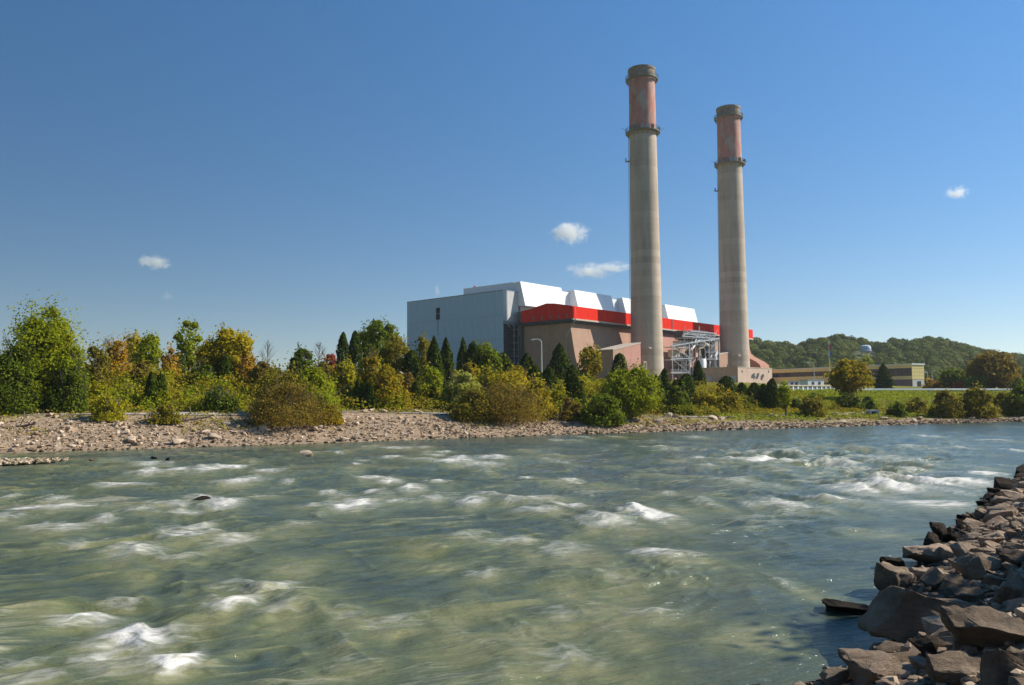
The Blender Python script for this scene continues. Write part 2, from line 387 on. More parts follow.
def water(x, y, feats=True):
    f = x * fx_ + y * fy_; g = -x * fy_ + y * fx_
    wx = (fbm(f / 5, g / 5, 41, 2) - .5) * 3.2; wy = (fbm(f / 5, g / 5, 43, 2) - .5) * 3.2
    f2 = f + wx; g2 = g + wy
    dshore = (shore_y(x) - y) * .88
    dn = -near_p(x, y)
    act = sstep(0.2, 9, dshore) * sstep(0.0, 6, dn)
    big = fbm(x / 26, y / 26, 51, 2)
    calm = (1 - sstep(10, 34, dshore)) * sstep(-28, -4, x)
    rough = act * (1 - .55 * calm) * (.5 + .65 * sstep(.35, .7, big)) * (1 - .35 * sstep(12, 40, x) * sstep(25, 40, y))
    a1 = vn(f2 / 3.3, g2 / 1.9, 61) - .5
    a2 = vn(f2 / 1.7 + 5, g2 / .95, 62) - .5
    a3 = vn(f2 / .9 + 9, g2 / .42, 63) - .5
    a4 = vn(f2 / .42, g2 / .2, 64) - .5
    ridge = 1 - 2 * np.abs(vn(f2 / 3.6 + 31, g2 / 2.3, 65) - .5)
    ridge2 = 1 - 2 * np.abs(vn(f2 / 1.6 + 31, g2 / 1.0, 66) - .5)
    h = rough * (.40 * a1 + .24 * a2 + .10 * a3 + .20 * ridge ** 3 + .09 * ridge2 ** 3) + (.25 + .75 * act) * .05 * a4 + .06 * (1 - act) * a2
    patch = sstep(.42, .68, fbm(x / 11 + 3, y / 11, 71, 3))
    streak = vn(f / 2.2 + wx, g / .20 + wy * 1.2, 81) * .6 + vn(f / .9 + wx, g / .09 + wy, 82) * .4
    crest = ridge * .5 + ridge2 * .55 + a2 * .3 + a3 * .35
    foam = sstep(.70, 1.12, crest + patch * .12 + (streak - .5) * .7) * np.clip(rough, 0, 1.0) * (.10 + .48 * patch)
    tan = sstep(.35, .95, crest * .55 + (streak - .5) * .55 + .12 + .18 * sstep(.3, .7, big))
    tan = tan * (1 - .75 * calm) * (1 - .75 * (1 - sstep(1.5, 7, dn)))  # darker base colour paints in sky reflection on calm water and near-bank shade
    if feats:
        X_, Y_, H_, F_, T_, WX_, WY_ = x, y, h, foam, tan, wx, wy
        for (px, py, hw, hd, hh, fo) in FEATURES + CAPS:
            cx, cy = spot(px, py)
            if cx > 15 and cy > 30: hh *= .6
            L0 = hw * cy / F_PX; D0 = max(.35, hd * cy * cy / (4.5 * F_PX))
            ra, rb = np.searchsorted(Y_[:, 0], [cy - 3.2 * D0 - 1.0 * L0 - .5, cy + 3.2 * D0 + 1.0 * L0 + .5])
            bb_ = X_[0] / Y_[0, 0]
            ca, cb_ = np.searchsorted(bb_, [(cx - 3.2 * L0 - 1) / cy - .02 - 3 * D0 / cy, (cx + 3.2 * L0 + 1) / cy + .02 + 3 * D0 / cy])
            if ra >= rb or ca >= cb_: continue
            W_ = (slice(ra, rb), slice(ca, cb_))
            x, y, h, foam, tan, wx, wy = X_[W_], Y_[W_], H_[W_], F_[W_], T_[W_], WX_[W_], WY_[W_]
            s = cy / F_PX
            L = hw * s; Dp = max(.35, hd * cy * cy / (4.5 * F_PX)) * .9
            # axes: lateral follows image horizontal, tilted towards the flow
            ang = rad(14); ex, ey = math.cos(ang), math.sin(ang)
            dx = (x - cx); dy = (y - cy)
            la = dx * ex + dy * ey + wx * .12; de = -dx * ey + dy * ex + wy * .12 + .16 * L * np.sin(la / max(L, .1) * 2.1 + px)
            de = de + Dp * .7 * (vn(la / (L * .5) + px, de * 0 + py, 17) - .5); la = la + L * .25 * (vn(de / Dp + py, la / L, 18) - .5)
            w = np.exp(-(la / L) ** 2 * 1.3)
            hump = w * np.exp(-(de / Dp) ** 2 * 1.6)
            h = h + hh * .6 * hump - hh * .35 * w * np.exp(-((de - 1.6 * Dp) / Dp) ** 2)
            br = .25 + .75 * vn(la / (L * .30 + .1), de / (Dp * .13 + .03), px) + .45 * vn(la / (L * .09 + .05), de / (Dp * .07 + .02), px + 1)
            front = w * np.exp(-((de + .2 * Dp) / (Dp * 1.15)) ** 2 * 1.5)
            foam = np.maximum(foam, np.minimum(fo, 1.25) * front * br * 1.05)
            tan = np.maximum(tan, .8 * np.exp(-(la / (L * 1.4)) ** 2) * np.exp(-((de + 1.2 * Dp) / (Dp * 1.6)) ** 2))
            H_[W_] = h; F_[W_] = foam; T_[W_] = tan
        x, y, h, foam, tan, wx, wy = X_, Y_, H_, F_, T_, WX_, WY_
    # long foam line trailing on the left
    for (p0, p1, wpx, st) in (((0, 513), (172, 503), 1.6, .95), ((172, 503), (230, 500), 2.5, .6)):
        x0, y0 = spot(*p0); x1, y1 = spot(*p1)
        ddx, ddy = x1 - x0, y1 - y0; LL = math.hypot(ddx, ddy); ddx /= LL; ddy /= LL
        t = (x - x0) * ddx + (y - y0) * ddy; e = -(x - x0) * ddy + (y - y0) * ddx + .5 * (vn(t / 3, t * 0, 7) - .5)
        m_ = sstep(-30, -1, t) * (1 - sstep(LL, LL + 3, t)) * np.exp(-(e / .22) ** 2) * (.4 + .8 * vn(t / .9, e / .12, 91))
        foam = np.maximum(foam, st * m_)
    h = h * sstep(-.6, 2.0, dshore) * sstep(-1.2, 1.2, dn)
    shade = tan
    return h, np.clip(foam, 0, 1.3), np.clip(shade, 0, 1)

nb, nr = 760, 620
bear = np.tan(np.linspace(rad(-46), rad(46), nb))
# rows spaced evenly in the picture: distance ~ 1/pixel row
yr = 4.5 * F_PX / np.linspace(370, 21, nr)
Yw = yr[:, None] * np.ones((1, nb)); Xw = yr[:, None] * bear[None, :]
h, foam, tanv = water(Xw, Yw)
wm = np_mesh('river', np.stack([Xw, Yw, h], -1).reshape(-1, 3), grid_faces(nr, nb), True)
for nm, arr in (('foam', foam), ('silt_and_shade', tanv)):
    a = wm.attributes.new(nm, 'FLOAT', 'POINT'); a.data.foreach_set('value', arr.ravel().astype(np.float32))
m_water, nt, b = new_mat('river_water')
tcw = N(nt, 'ShaderNodeTexCoord'); rot = N(nt, 'ShaderNodeMapping'); rot.inputs['Rotation'].default_value = (0, 0, -rad(20))
nt.links.new(tcw.outputs['Object'], rot.inputs[0])
def wnoise(scale, st, detail=4, rough=.6):
    mp = N(nt, 'ShaderNodeMapping'); mp.inputs['Scale'].default_value = st
    n = N(nt, 'ShaderNodeTexNoise'); n.inputs['Scale'].default_value = scale; n.inputs['Detail'].default_value = detail; n.inputs['Roughness'].default_value = rough
    nt.links.new(rot.outputs[0], mp.inputs[0]); nt.links.new(mp.outputs[0], n.inputs['Vector'])
    return n
af = N(nt, 'ShaderNodeAttribute'); af.attribute_name = 'foam'
asl = N(nt, 'ShaderNodeAttribute'); asl.attribute_name = 'silt_and_shade'
ns = wnoise(1.0, (.5, 2.2, 1), 5)
sm = N(nt, 'ShaderNodeMath', operation='MULTIPLY_ADD'); sm.inputs[1].default_value = .7
nt.links.new(ns.outputs['Fac'], sm.inputs[0]); 
ms_ = N(nt, 'ShaderNodeMath', operation='MULTIPLY_ADD'); ms_.inputs[1].default_value = .7; ms_.inputs[2].default_value = -.2
nt.links.new(asl.outputs['Fac'], ms_.inputs[0]); nt.links.new(ms_.outputs[0], sm.inputs[2])
rc = ramp(nt, [(.05, (.046, .068, .056)), (.55, (.132, .148, .068)), (1.0, (.31, .28, .13))])
nt.links.new(sm.outputs[0], rc.inputs[0])
# foam break-up
nf = wnoise(3.0, (.6, 2.6, 1), 6, .7)
fm = N(nt, 'ShaderNodeMath', operation='MULTIPLY_ADD'); fm.inputs[1].default_value = .9; fm.inputs[2].default_value = -.45
nt.links.new(nf.outputs['Fac'], fm.inputs[0])
fa = N(nt, 'ShaderNodeMath', operation='ADD'); nt.links.new(fm.outputs[0], fa.inputs[0]); nt.links.new(af.outputs['Fac'], fa.inputs[1])
fr = ramp(nt, [(.16, (0, 0, 0)), (.55, (.35, .35, .35)), (1.0, (1, 1, 1))]); nt.links.new(fa.outputs[0], fr.inputs[0])
mixc = N(nt, 'ShaderNodeMixRGB'); mixc.inputs[2].default_value = (.68, .65, .58, 1)
nt.links.new(fr.outputs[0], mixc.inputs[0]); nt.links.new(rc.outputs[0], mixc.inputs[1])
nt.links.new(mixc.outputs[0], b.inputs['Base Color'])
b.inputs['IOR'].default_value = 1.333
rr = N(nt, 'ShaderNodeMapRange'); rr.inputs['To Min'].default_value = .16; rr.inputs['To Max'].default_value = .7
nt.links.new(fr.outputs[0], rr.inputs['Value']); nt.links.new(rr.outputs[0], b.inputs['Roughness'])
nb1 = wnoise(2.2, (.55, 1.9, 1), 5, .62)
bw = N(nt, 'ShaderNodeBump'); bw.inputs['Strength'].default_value = .95; bw.inputs['Distance'].default_value = .12
nt.links.new(nb1.outputs['Fac'], bw.inputs['Height']); nt.links.new(bw.outputs[0], b.inputs['Normal'])
wo = mobj('river_water', wm, m_water); tag(wo, kind='structure')
# calm continuation of the river outside the detailed sheet
out = MB()
yl, yh = yr[0], yr[-1]; bl, bh = bear[0], bear[-1]
def q4(*p):
    n = len(out.v); out.v += [(x, y, -.04) for x, y in p]; out.f.append(tuple(range(n, n + len(p))))
q4((-3000, -3000), (3000, -3000), (3000 , yl), (bh * yl, yl), (bl * yl, yl), (-3000, yl))
q4((-3000, yl), (bl * yl, yl), (bl * yh, yh), (-3000, yh))
q4((bh * yl, yl), (3000, yl), (3000, yh), (bh * yh, yh))
q4((-3000, yh), (3000, yh), (3000, 2500), (-3000, 2500))
tag(out.build('river_water_beyond', m_water), kind='structure')

# ------------------------------------------------------------------ power station (local frame: a along the long face, b inwards)
AZ_U = rad(41.3)
U2 = Vector((math.sin(AZ_U), math.cos(AZ_U), 0)); N2 = Vector((U2.y, -U2.x, 0))   # N2 points out of the long face
PLN = -160.0
def hit_n(px, py, n):        # ray against the vertical plane  P.N2 = n
    d = ray(px, py); return CAM + d * ((n - CAM.dot(N2)) / d.dot(N2))
_c = hit_n(574, 395, PLN)
GZ = 9.0                      # yard level
ORG = Vector((_c.x, _c.y, GZ))
RZ = math.atan2(U2.y, U2.x)
def W(a, b, z=0.0): return ORG + U2 * a - N2 * b + Vector((0, 0, z))
def pb(px, py, b):            # (a, z) where the pixel's ray meets the plane b
    p = hit_n(px, py, PLN - b) - ORG; return p.dot(U2), p.z
def pa(px, py, a):            # (b, z) on the plane a
    d = ray(px, py); k = ((ORG.dot(U2) + a) - CAM.dot(U2)) / d.dot(U2)
    p = CAM + d * k - ORG; return -p.dot(N2), p.z

M_VENT = mat_plain('dull_vent_grille', (.30, .15, .13), .7, .2, 1)
M_RED = mat_plain('red_metal_cladding', (.74, .022, .004), .6, .12, .8, stretch=(1, 1, .2), spec=.1)
M_BROWN = mat_plain('brown_brick_cladding', (.40, .25, .17), .85, .12, .25, .2, bscale=3)
M_BRICK = mat_plain('orange_brick', (.36, .18, .12), .9, .15, .5, .2)
M_BROWN2 = mat_plain('pinkish_cladding', (.47, .24, .19), .85, .10, .3, .2)
M_BLUE = mat_plain('pale_blue_grey_cladding', (.42, .55, .70), .42, .08, .12, metal=.15, spec=.5, stretch=(1, 1, .15), stain=((.34, .44, .54), .5, (1, 1, .12), .58))
M_WHITE = mat_plain('white_metal_cladding', (.82, .82, .80), .5, .05, .3, stain=((.66, .66, .63), .6, (1, 1, .15), .6))
M_LGREY = mat_plain('light_grey_cladding', (.52, .51, .49), .6, .10, .3)
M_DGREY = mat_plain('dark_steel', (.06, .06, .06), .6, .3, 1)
M_STEEL = mat_plain('galvanised_steel', (.36, .375, .39), .5, .15, 1, metal=.4)
M_SOFFIT = mat_plain('beige_trim', (.50, .42, .33), .7, .12, .6)
M_TAN = mat_plain('tan_concrete', (.50, .37, .29), .85, .10, .3)
M_BLACK = mat_plain('black_opening', (.015, .015, .015), .6, .3, 1)
M_ROOF = mat_plain('roof_felt', (.22, .21, .2), .9, .2, .2)
M_GLASS = mat_plain('dark_window_glass', (.03, .04, .05), .15, .2, .4, spec=.6)
M_RUST = mat_plain('rusty_red_steel', (.35, .07, .03), .7, .3, 1)

station = empty('power_station', ORG, RZ, label='long power station with red fascia, white sloped roof monitors and blue-grey end block', cat='power station')
aR, zRb = pb(753, 338, 0)                # far end of the red band
_, zT = pb(700, 323.2, 0); _, zB = pb(574, 318.3, 0)
_, zT = pb(574, 306, 0)
WING = 23.0
zT2 = zT
# structural core of the red wing
MB().box(.3, aR - .3, .35, WING - .3, zB + .2, zT - .25).build('fascia_backing', M_DGREY, station)
# red cladding panels along the long side, then the short side
def panel_set(n, length, fn, mat, name, depth=.18, gap=.05):
    w = length / n
    mesh = None
    for i in range(n):
        mb = MB(); fn(mb, i * w + gap / 2, (i + 1) * w - gap / 2)
        mb.build(name, mat, station)
L_red = aR
npan = 34
wp = L_red / npan
pm = MB().box(.03, wp - .03, 0, .3, zB, zT).build('fascia_panel', M_RED, station)
for i in range(1, npan):
    o = pm.copy(); link(o, station); o.location = (i * wp, 0, 0)
for i in range(6):
    w = WING / 6; y0, y1 = i * w + .03 + (.31 if i == 0 else 0), (i + 1) * w - .03
    zt = [zT + max(0, 2.0 * (1 - abs(y - 10.5) / 10.5)) for y in (y0, y1)]
    mb = MB().hexa([(0, y0, zB), (.3, y0, zB), (.3, y1, zB), (0, y1, zB), (0, y0, zt[0]), (.3, y0, zt[0]), (.3, y1, zt[1]), (0, y1, zt[1])])
    mb.build('fascia_panel', M_RED, station)
    if i < 5: MB().box(-.08, -.003, y0 + 1.7, y0 + 2.5, zB + .4, zB + 1.7).build('vent', M_VENT, station)
MB().box(aR - .28, aR + .02, .35, WING, zB, zT).build('fascia_panel', M_RED, station)
# beige sill beam under the fascia
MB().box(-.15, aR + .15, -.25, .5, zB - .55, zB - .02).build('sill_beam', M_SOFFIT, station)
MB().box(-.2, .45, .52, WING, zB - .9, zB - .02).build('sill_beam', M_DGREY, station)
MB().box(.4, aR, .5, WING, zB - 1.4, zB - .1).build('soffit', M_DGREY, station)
MB().box(.25, aR - .25, .36, WING + 3, zT - .3, zT - .05).build('roof', M_ROOF, station)
# battered brown wall: flares outwards towards the ground
def batter(a0, a1, mat, name, extra=0.0, far=False):
    prof = []                       # (offset outwards, z)
    for k in range(15):
        t = k / 14; z = (zB - 1.2) * (1 - t)
        prof.append((-2.0 + 3.6 * t + 9.0 * max(0, t - .5) ** 2 + (7.6 * float(sstep(.24, .58, t)) ** 1.3 if far else 0), z))
    v = []; f = []
    for a_ in (a0, a1):
        for o_, z in prof: v.append((a_, -o_ - extra, z))
    n = len(prof)
    for i in range(n - 1): f.append((i, n + i, n + i + 1, i + 1)[::-1])
    k = len(v)
    for a_ in (a0, a1):
        for o_, z in prof: v.append((a_, 6.0, z))
    for i in range(n - 1):
        f.append((i, i + 1, k + i + 1, k + i)); f.append((n + i, k + n + i, k + n + i + 1, n + i + 1))
    f.append((0, k, k + n, n))
    mb = MB(); mb.v = v; mb.f = f
    return mb.build(name, mat, station, smooth=True)
segs = 14; sw = (aR - 1.5) / segs
for i in range(segs):
    batter(.8 + i * sw + .04, .8 + (i + 1) * sw - .04, M_BROWN2 if i in (5, 6) else M_BRICK if i >= segs - 1 else M_BROWN, 'battered_wall_bay', far=i >= segs - 1)
MB().box(1.4, aR - 1.5, 3.0, WING - .5, -1.5, zB - 1.3).build('wall', M_BROWN, station)
# shaded end wall below the red fascia, in bays
for i in range(5):
    w = (WING - 3.5) / 5
    MB().box(.9, 1.39, 3.02 + i * w, 3.0 + (i + 1) * w - .05, -1.5, zB - 1.35).build('wall_bay', M_BROWN, station)
MB().box(.5, .88, 5, 8, 6.2, 7.6).build('vent', M_DGREY, station)
MB().box(.45, .88, 3.2, WING - 1, 3.2, 4.3).build('lintel', M_DGREY, station)
MB().box(.3, .87, 3.4, WING - 2, 1.6, 3.1).build('red_band', M_RED, station)
MB().box(-.3, .85, 6, 13, -1.5, 1.55).build('loading_dock', M_LGREY, station)
# downpipe on the corner
c1 = W(0, 0); p = [(-.35 + 1.2, -.4, zT), (.85, -.45, zB - .3), (-.6 + .1, 2.2, zB - 5.5), (-.1, 3.0, zB - 7.5), (-.1, 3.0, 0)]
MB().tube(p, .13, 6).build('downpipe', M_STEEL, station)
a_, z_ = pb(672.8, 330, -.2)
MB().tube([(a_, -.2, zT), (a_, -.2, zB - 1)], .12, 6).build('downpipe', M_STEEL, station)

# white roof monitors with sloped fronts
bF = 26.0
_, zM = pb(520, 281.6, bF)
def monitor(px0, px1, py0, depth, zb, name='roof_monitor', side=None):
    a0, _ = pb(px0, py0, bF); a1, _ = pb(px1, py0, bF)
    o = MB().hexa([(a0, bF - 2.4, zb), (a1, bF - 2.4, zb), (a1, bF + depth, zb), (a0, bF + depth, zb),
               (a0, bF, zM), (a1, bF, zM), (a1, bF + depth, zM), (a0, bF + depth, zM)]).build(name, M_WHITE, station)
    n = max(3, int((a1 - a0) / 5)); w = (a1 - a0) / n
    for i in range(n):       # front sheets stand proud of the monitor's face
        MB().hexa([(a0 + i * w + .04, bF - 2.45, zb - .05), (a0 + (i + 1) * w - .04, bF - 2.45, zb - .05), (a0 + (i + 1) * w - .04, bF - 2.41, zb - .05), (a0 + i * w + .04, bF - 2.41, zb - .05),
                   (a0 + i * w + .04, bF - .09, zM + .08), (a0 + (i + 1) * w - .04, bF - .09, zM + .08), (a0 + (i + 1) * w - .04, bF - .02, zM + .08), (a0 + i * w + .04, bF - .02, zM + .08)]).build('face_sheet', M_WHITE, o)
    return a0, a1
_, zmb = pb(523, 305, bF - 2.4)
A0, A1 = monitor(520, 561, 285, 3.0, zmb)
# tall end block behind monitor A (light grey shaded end)
bL, _ = pa(463.5, 288, A0)
MB().box(A0 + .02, A1 - .5, bF + 3.01, bL, 10, zM - .06).build('boiler_house_wall', M_WHITE, station)
MB().box(A0 - .1, A1 - .4, bF + 3.05, bL + .1, zM - .05, zM + .15).build('roof_edge', M_WHITE, station)
B0, B1 = monitor(574, 611, 295, 20, zmb)
C0, C1 = monitor(622, 652, 300, 20, zmb)
D0, D1 = monitor(664.5, 694, 306, 20, zmb)
MB().box(A0 + 1, aR - 2, bF + .8, bF + 34, 5, zT + 2.2).build('turbine_hall_wall', M_LGREY, station)
for (p0, p1) in ((A1, B0), (B1, C0), (C1, D0)):
    MB().box(p0 + .01, p1 - .01, bF + 2.0, bF + 20, zT + 2.25, zM - .7).build('monitor_link_wall', M_WHITE, station)
a_, _ = pb(704, 318, bF)
MB().box(D1 + .02, a_, bF + 2, bF + 20, zT + 2.25, zmb + 1.6).build('monitor_link_wall', M_LGREY, station)
for px in (512.5, 527, 566, 641):
    pass
p0 = pa(474.6, 284, A0 + 5)
MB().cyl((A0 + 5, p0[0], zM), (A0 + 5, p0[0], zM + 1.7), .35, .35, 8).build('roof_vent', M_RUST, station)

# blue-grey clad block at the left end
bB = 27.0
aB, zBt = pb(503, 290.6, bB)
bE, _ = pa(407, 300, aB)
bLen = bE - bB
MB().box(aB + .14, A0 - .02, bB + .14, bE - .14, -2, zBt - .1).build('block_core', M_DGREY, station)
nc, nrw = 14, 4
cw, rh = bLen / nc, (zBt + 1.5) / nrw
pmesh = MB().box(0, .14, .03, cw - .03, .03, rh - .03)
first = None
for i in range(nc):
    for j in range(nrw):
        if first is None:
            first = pmesh.build('wall_panel', M_BLUE, station); o = first
        else:
            o = first.copy(); link(o, station)
        o.location = (aB + .002 * ((i * 7 + j * 3) % 4), bB + i * cw, -1.5 + j * rh)
MB().box(aB - .05, A0, bB - .05, bE + .05, zBt, zBt + .35).build('roof_edge', M_STEEL, station)
_, zLo = pb(510, 321.5, bB)
wA = A0 - aB
for i in range(2):
    MB().box(aB + .15 + i * wA / 2, aB + .12 + (i + 1) * wA / 2, bB - .02, bB + .13, zLo, zBt - .02).build('wall_panel', M_LGREY, station)
for py in (309, 315.2):
    bw_, zc = pa(438, py + 1.6, aB)
    fr = MB().box(aB - .10, aB + .02, bw_ - 1.0, bw_ + 1.0, zc - 1.1, zc + 1.1).build('louvre', M_BLACK, station)
MB().box(aB - .03, aB + .01, bw_ - .15, bw_ + .15, zc - 7, zc - 1.2).build('rust_streak', mat_plain('rust_stain', (.25, .22, .15), .9, .4, 1), station)
# pipework and stair tower in the recess below
MB().box(aB + .3, A0 + 1.5, bB - .6, bB + .1, zLo - 1.0, zLo - .1).build('pipe_gallery', M_STEEL, station)
for k in range(7):
    z = zLo - 1.2 - (k % 3) * .5
    MB().cyl((aB + .4 + k * .8, bB - 1.4, z), (aB + 1.0 + k * .8, bB - .5, z + .6), .16, .16, 6).build('pipe', M_SOFFIT if k % 2 else M_STEEL, station)
sa = (aB + A0) / 2 + .3
stair = MB()
for k in range(9):
    z = k * 2.4
    stair.box(sa - 1.1, sa + 1.1, bB - 2.2, bB - .3, z, z + .12)
stair.build('stair_landing', M_STEEL, station)
for dx in (-1.1, 1.1):
    MB().box(sa + dx - .1, sa + dx + .1, bB - 2.3, bB - 2.1, -1, zLo - 1).build('stair_post', M_STEEL, station)
MB().box(sa + 1.6, sa + 2.6, bB - 1.5, bB - .5, 0, zLo - 5).build('duct', M_DGREY, station)

# duct houses beside the stacks
def duct_house(name, px0, px1, pyl, pyr, b0, depth, label, mat):
    a0, z0 = pb(px0, pyl, b0); a1, z1 = pb(px1, pyr, b0)
    h = empty(name, W(a0, b0, -1), RZ, label=label, cat='duct house', group='sloping duct houses')
    L = a1 - a0; n = 3
    for i in range(n):
        x0, x1 = L * i / n, L * (i + 1) / n; t0 = z0 + 1 + (z1 - z0) * i / n; t1 = z0 + 1 + (z1 - z0) * (i + 1) / n
        MB().hexa([(x0 + .02, 0, -2), (x1 - .02, 0, -2), (x1 - .02, depth, -2), (x0 + .02, depth, -2), (x0 + .02, 0, t0), (x1 - .02, 0, t1), (x1 - .02, depth, t1), (x0 + .02, depth, t0)]).build('wall_bay', mat[1] if i >= n - 2 else mat[0], h)
    MB().hexa([(-.12, -.12, z0 + 1.02), (L + .12, -.12, z1 + 1.02), (L + .3, depth + .3, z1 + 1.02), (-.3, depth + .3, z0 + 1.02),
               (-.12, -.12, z0 + 1.35), (L + .12, -.12, z1 + 1.35), (L + .3, depth + .3, z1 + 1.35), (-.3, depth + .3, z0 + 1.35)]).build('roof', M_SOFFIT, h)
    return h
duct_house('duct_house', 613, 640.5, 350.2, 343.3, -14.6, 6.5, 'pinkish brown shed with sloping roof against the left chimney', (M_BROWN, M_BROWN2))
hutp = pb(645, 371, -15.2)
hut = empty('service_hut', W(hutp[0], -15.2, -1), RZ, label='tiny brown service hut with pale frame at the left chimney foot', cat='hut')
MB().box(-.75, .75, 0, 2.0, -1, hutp[1] + 4.2).build('walls', M_BROWN, hut)
MB().box(-.85, -.6, -.12, -.003, 0, hutp[1] + 4.3).box(.6, .85, -.12, -.003, 0, hutp[1] + 4.3).box(-.59, .59, -.12, -.003, hutp[1] + 4.0, hutp[1] + 4.3).build('door_frame', M_SOFFIT, hut)
MB().box(-.58, .58, -.08, -.004, 0, hutp[1] + 3.95).build('door', M_DGREY, hut)
duct_house('duct_house', 719, 731, 355, 352, -9.5, 5, 'small brown shed with sloping roof against the right chimney', (M_BROWN, M_BROWN))

# ------------------------------------------------------------------ chimneys
M_CONC, nt, b = new_mat('weathered_concrete')
tc = N(nt, 'ShaderNodeTexCoord'); sp = N(nt, 'ShaderNodeSeparateXYZ'); nt.links.new(tc.outputs['Object'], sp.inputs[0])
wv = N(nt, 'ShaderNodeMath', operation='MULTIPLY'); wv.inputs[1].default_value = .42; nt.links.new(sp.outputs['Z'], wv.inputs[0])
fl = N(nt, 'ShaderNodeMath', operation='FLOOR'); nt.links.new(wv.outputs[0], fl.inputs[0])
wn1 = N(nt, 'ShaderNodeTexWhiteNoise'); wn1.noise_dimensions = '1D'; nt.links.new(fl.outputs[0], wn1.inputs['W'])
ng = noise_node(nt, .25, 6, .7, stretch=(1.6, 1.6, .22)); 
ad = N(nt, 'ShaderNodeMath', operation='MULTIPLY_ADD'); ad.inputs[1].default_value = .22; nt.links.new(wn1.outputs['Value'], ad.inputs[0]); nt.links.new(ng.outputs['Fac'], ad.inputs[2])
rc2 = ramp(nt, [(.3, (.35, .27, .205)), (.6, (.49, .395, .305)), (.85, (.58, .48, .38))]); nt.links.new(ad.outputs[0], rc2.inputs[0])
nt.links.new(rc2.outputs[0], b.inputs['Base Color']); b.inputs['Roughness'].default_value = .9; b.inputs['Specular IOR Level'].default_value = .15
M_PINK = mat_plain('faded_red_paint', (.50, .21, .16), .85, .22, .35, stretch=(1, 1, .4), stain=((.46, .36, .28), .5, (1, 1, .3), .47))
M_CAP = mat_plain('sooty_brick_cap', (.30, .24, .17), .9, .5, .9, .3)
M_PLAT = mat_plain('platform_steel', (.22, .22, .18), .7, .4, 1.2)

def chimney(px, Y, ytop, rb, rt, rows, label, bracket_px):
    zt = at(px, ytop, Y - rt).z
    # foot directly under the visible axis
    ft = at(px, 331, Y); x0 = ft.x
    h = zt - GZ
    e = empty('chimney', (x0, Y, GZ), 0.0, label=label, cat='chimney', group='tall concrete chimneys')
    zc, zp1, zp2, zpb = [at(px, r, Y - rt - 1).z - GZ for r in rows]   # cap base, pink bottom platform, ...
    R = lambda z: rb + (rt - rb) * min(1, max(0, (z / h))) ** .8
    pr = []
    z = 0.0
    while z < zp1:
        pr += [(R(z), z), (R(z) , z + .02), (R(z + 2.3), min(zp1, z + 2.32)), (R(z + 2.3) - .05, min(zp1, z + 2.36))]; z += 2.38
    MB().lathe(pr, 72).build('shaft', M_CONC, e, smooth=True)
    MB().lathe([(R(zp1), zp1), (R(zc), zc)], 72).build('painted_section', M_PINK, e, smooth=True)
    mb = MB().lathe([(R(zc) + .02, zc), (R(zc) + .12, zc + .3), (R(zc) + .12, h - .9), (R(zc) + .32, h - .85), (R(zc) + .32, h - .02), (R(zc) + .30, h), (R(zc) - .6, h), (R(zc) - .6, h - 4)], 72)
    mb.build('cap', M_CAP, e, smooth=True)
    for zz, ext, hh in ((zc + .1, .8, 1.3), (zp1 + .2, 1.35, 1.5)):
        r0 = R(zz) + (.05 if zz < zc else .4)
        deck = MB().lathe([(r0, zz), (r0 + ext, zz), (r0 + ext, zz + .3), (r0, zz + .3)], 48).build('platform', M_PLAT, e)
        rail = MB()
        for q in range(3):
            zr = zz + .3 + hh * (q + 1) / 3
            rail.lathe([(r0 + ext - .08, zr - .06), (r0 + ext, zr - .06), (r0 + ext, zr), (r0 + ext - .08, zr), (r0 + ext - .08, zr - .06)], 48)
        for q in range(36):
            t = 2 * math.pi * q / 36
            x, y = (r0 + ext - .05) * math.cos(t), (r0 + ext - .05) * math.sin(t)
            rail.box(x - .06, x + .06, y - .06, y + .06, zz + .3, zz + .3 + hh)
        rail.build('railing', M_PLAT, deck)
        br = MB()
        for q in range(18):
            t = 2 * math.pi * q / 18; c, s_ = math.cos(t), math.sin(t)
            br.bar((r0 * c, r0 * s_, zz - 1.4), ((r0 + ext - .1) * c, (r0 + ext - .1) * s_, zz), .12)
        br.build('bracket_ring', M_PLAT, deck)
    # beacon boxes standing on the lower platform
    rr_ = random.Random(int(px))
    zz = zp1 + .5
    for t in (-2.3, -1.75, -1.5, -1.1, -.4, .1, 2.6):
        r = R(zz) + 1.0; c, s_ = r * math.cos(t), r * math.sin(t)
        MB().box(c - .5, c + .5, s_ - .4, s_ + .4, zz, zz + rr_.uniform(.9, 1.9)).build('beacon_box', M_STEEL if t in (-1.75, -1.5) else M_PLAT, e)
    for t in (.05, 3.1):
        r = R(zz) + 1.9; c, s_ = math.cos(t), math.sin(t)
        MB().bar(((r - .5) * c, (r - .5) * s_, zz + 1.2), ((r + 1.3) * c, (r + 1.3) * s_, zz + 1.9), .1).build('beacon_arm', M_PLAT, e)
    # small landing lower down on the left, and the ladder that runs up to it
    rl = R(zpb)
    MB().box(-rl - 1.5, -rl + .2, -.8, .8, zpb, zpb + .2).box(-rl - 1.5, -rl - 1.35, -.8, .8, zpb + .2, zpb + 1.3).build('landing', M_PLAT, e)
    ld = MB(); seg = 30
    for q in range(seg):
        za, zb_ = zp1 * q / seg, zp1 * (q + 1) / seg
        for dy in (-.25, .25): ld.bar((-R(za) - .35, dy, za), (-R(zb_) - .35, dy, zb_), .07)
    ld.build('ladder', M_PLAT, e)
    if bracket_px:
        zz = at(px, bracket_px, Y).z - GZ
        MB().cyl((-.3, -R(zz) - .4, zz), (.5, -R(zz) - .4, zz), .35, .35, 8).build('floodlight', M_WHITE, e)
    MB().lathe([(R(0) + .5, -3), (R(0) + .5, .8), (R(0) - .2, .8)], 72).build('plinth', M_TAN, e, smooth=True)
    return e
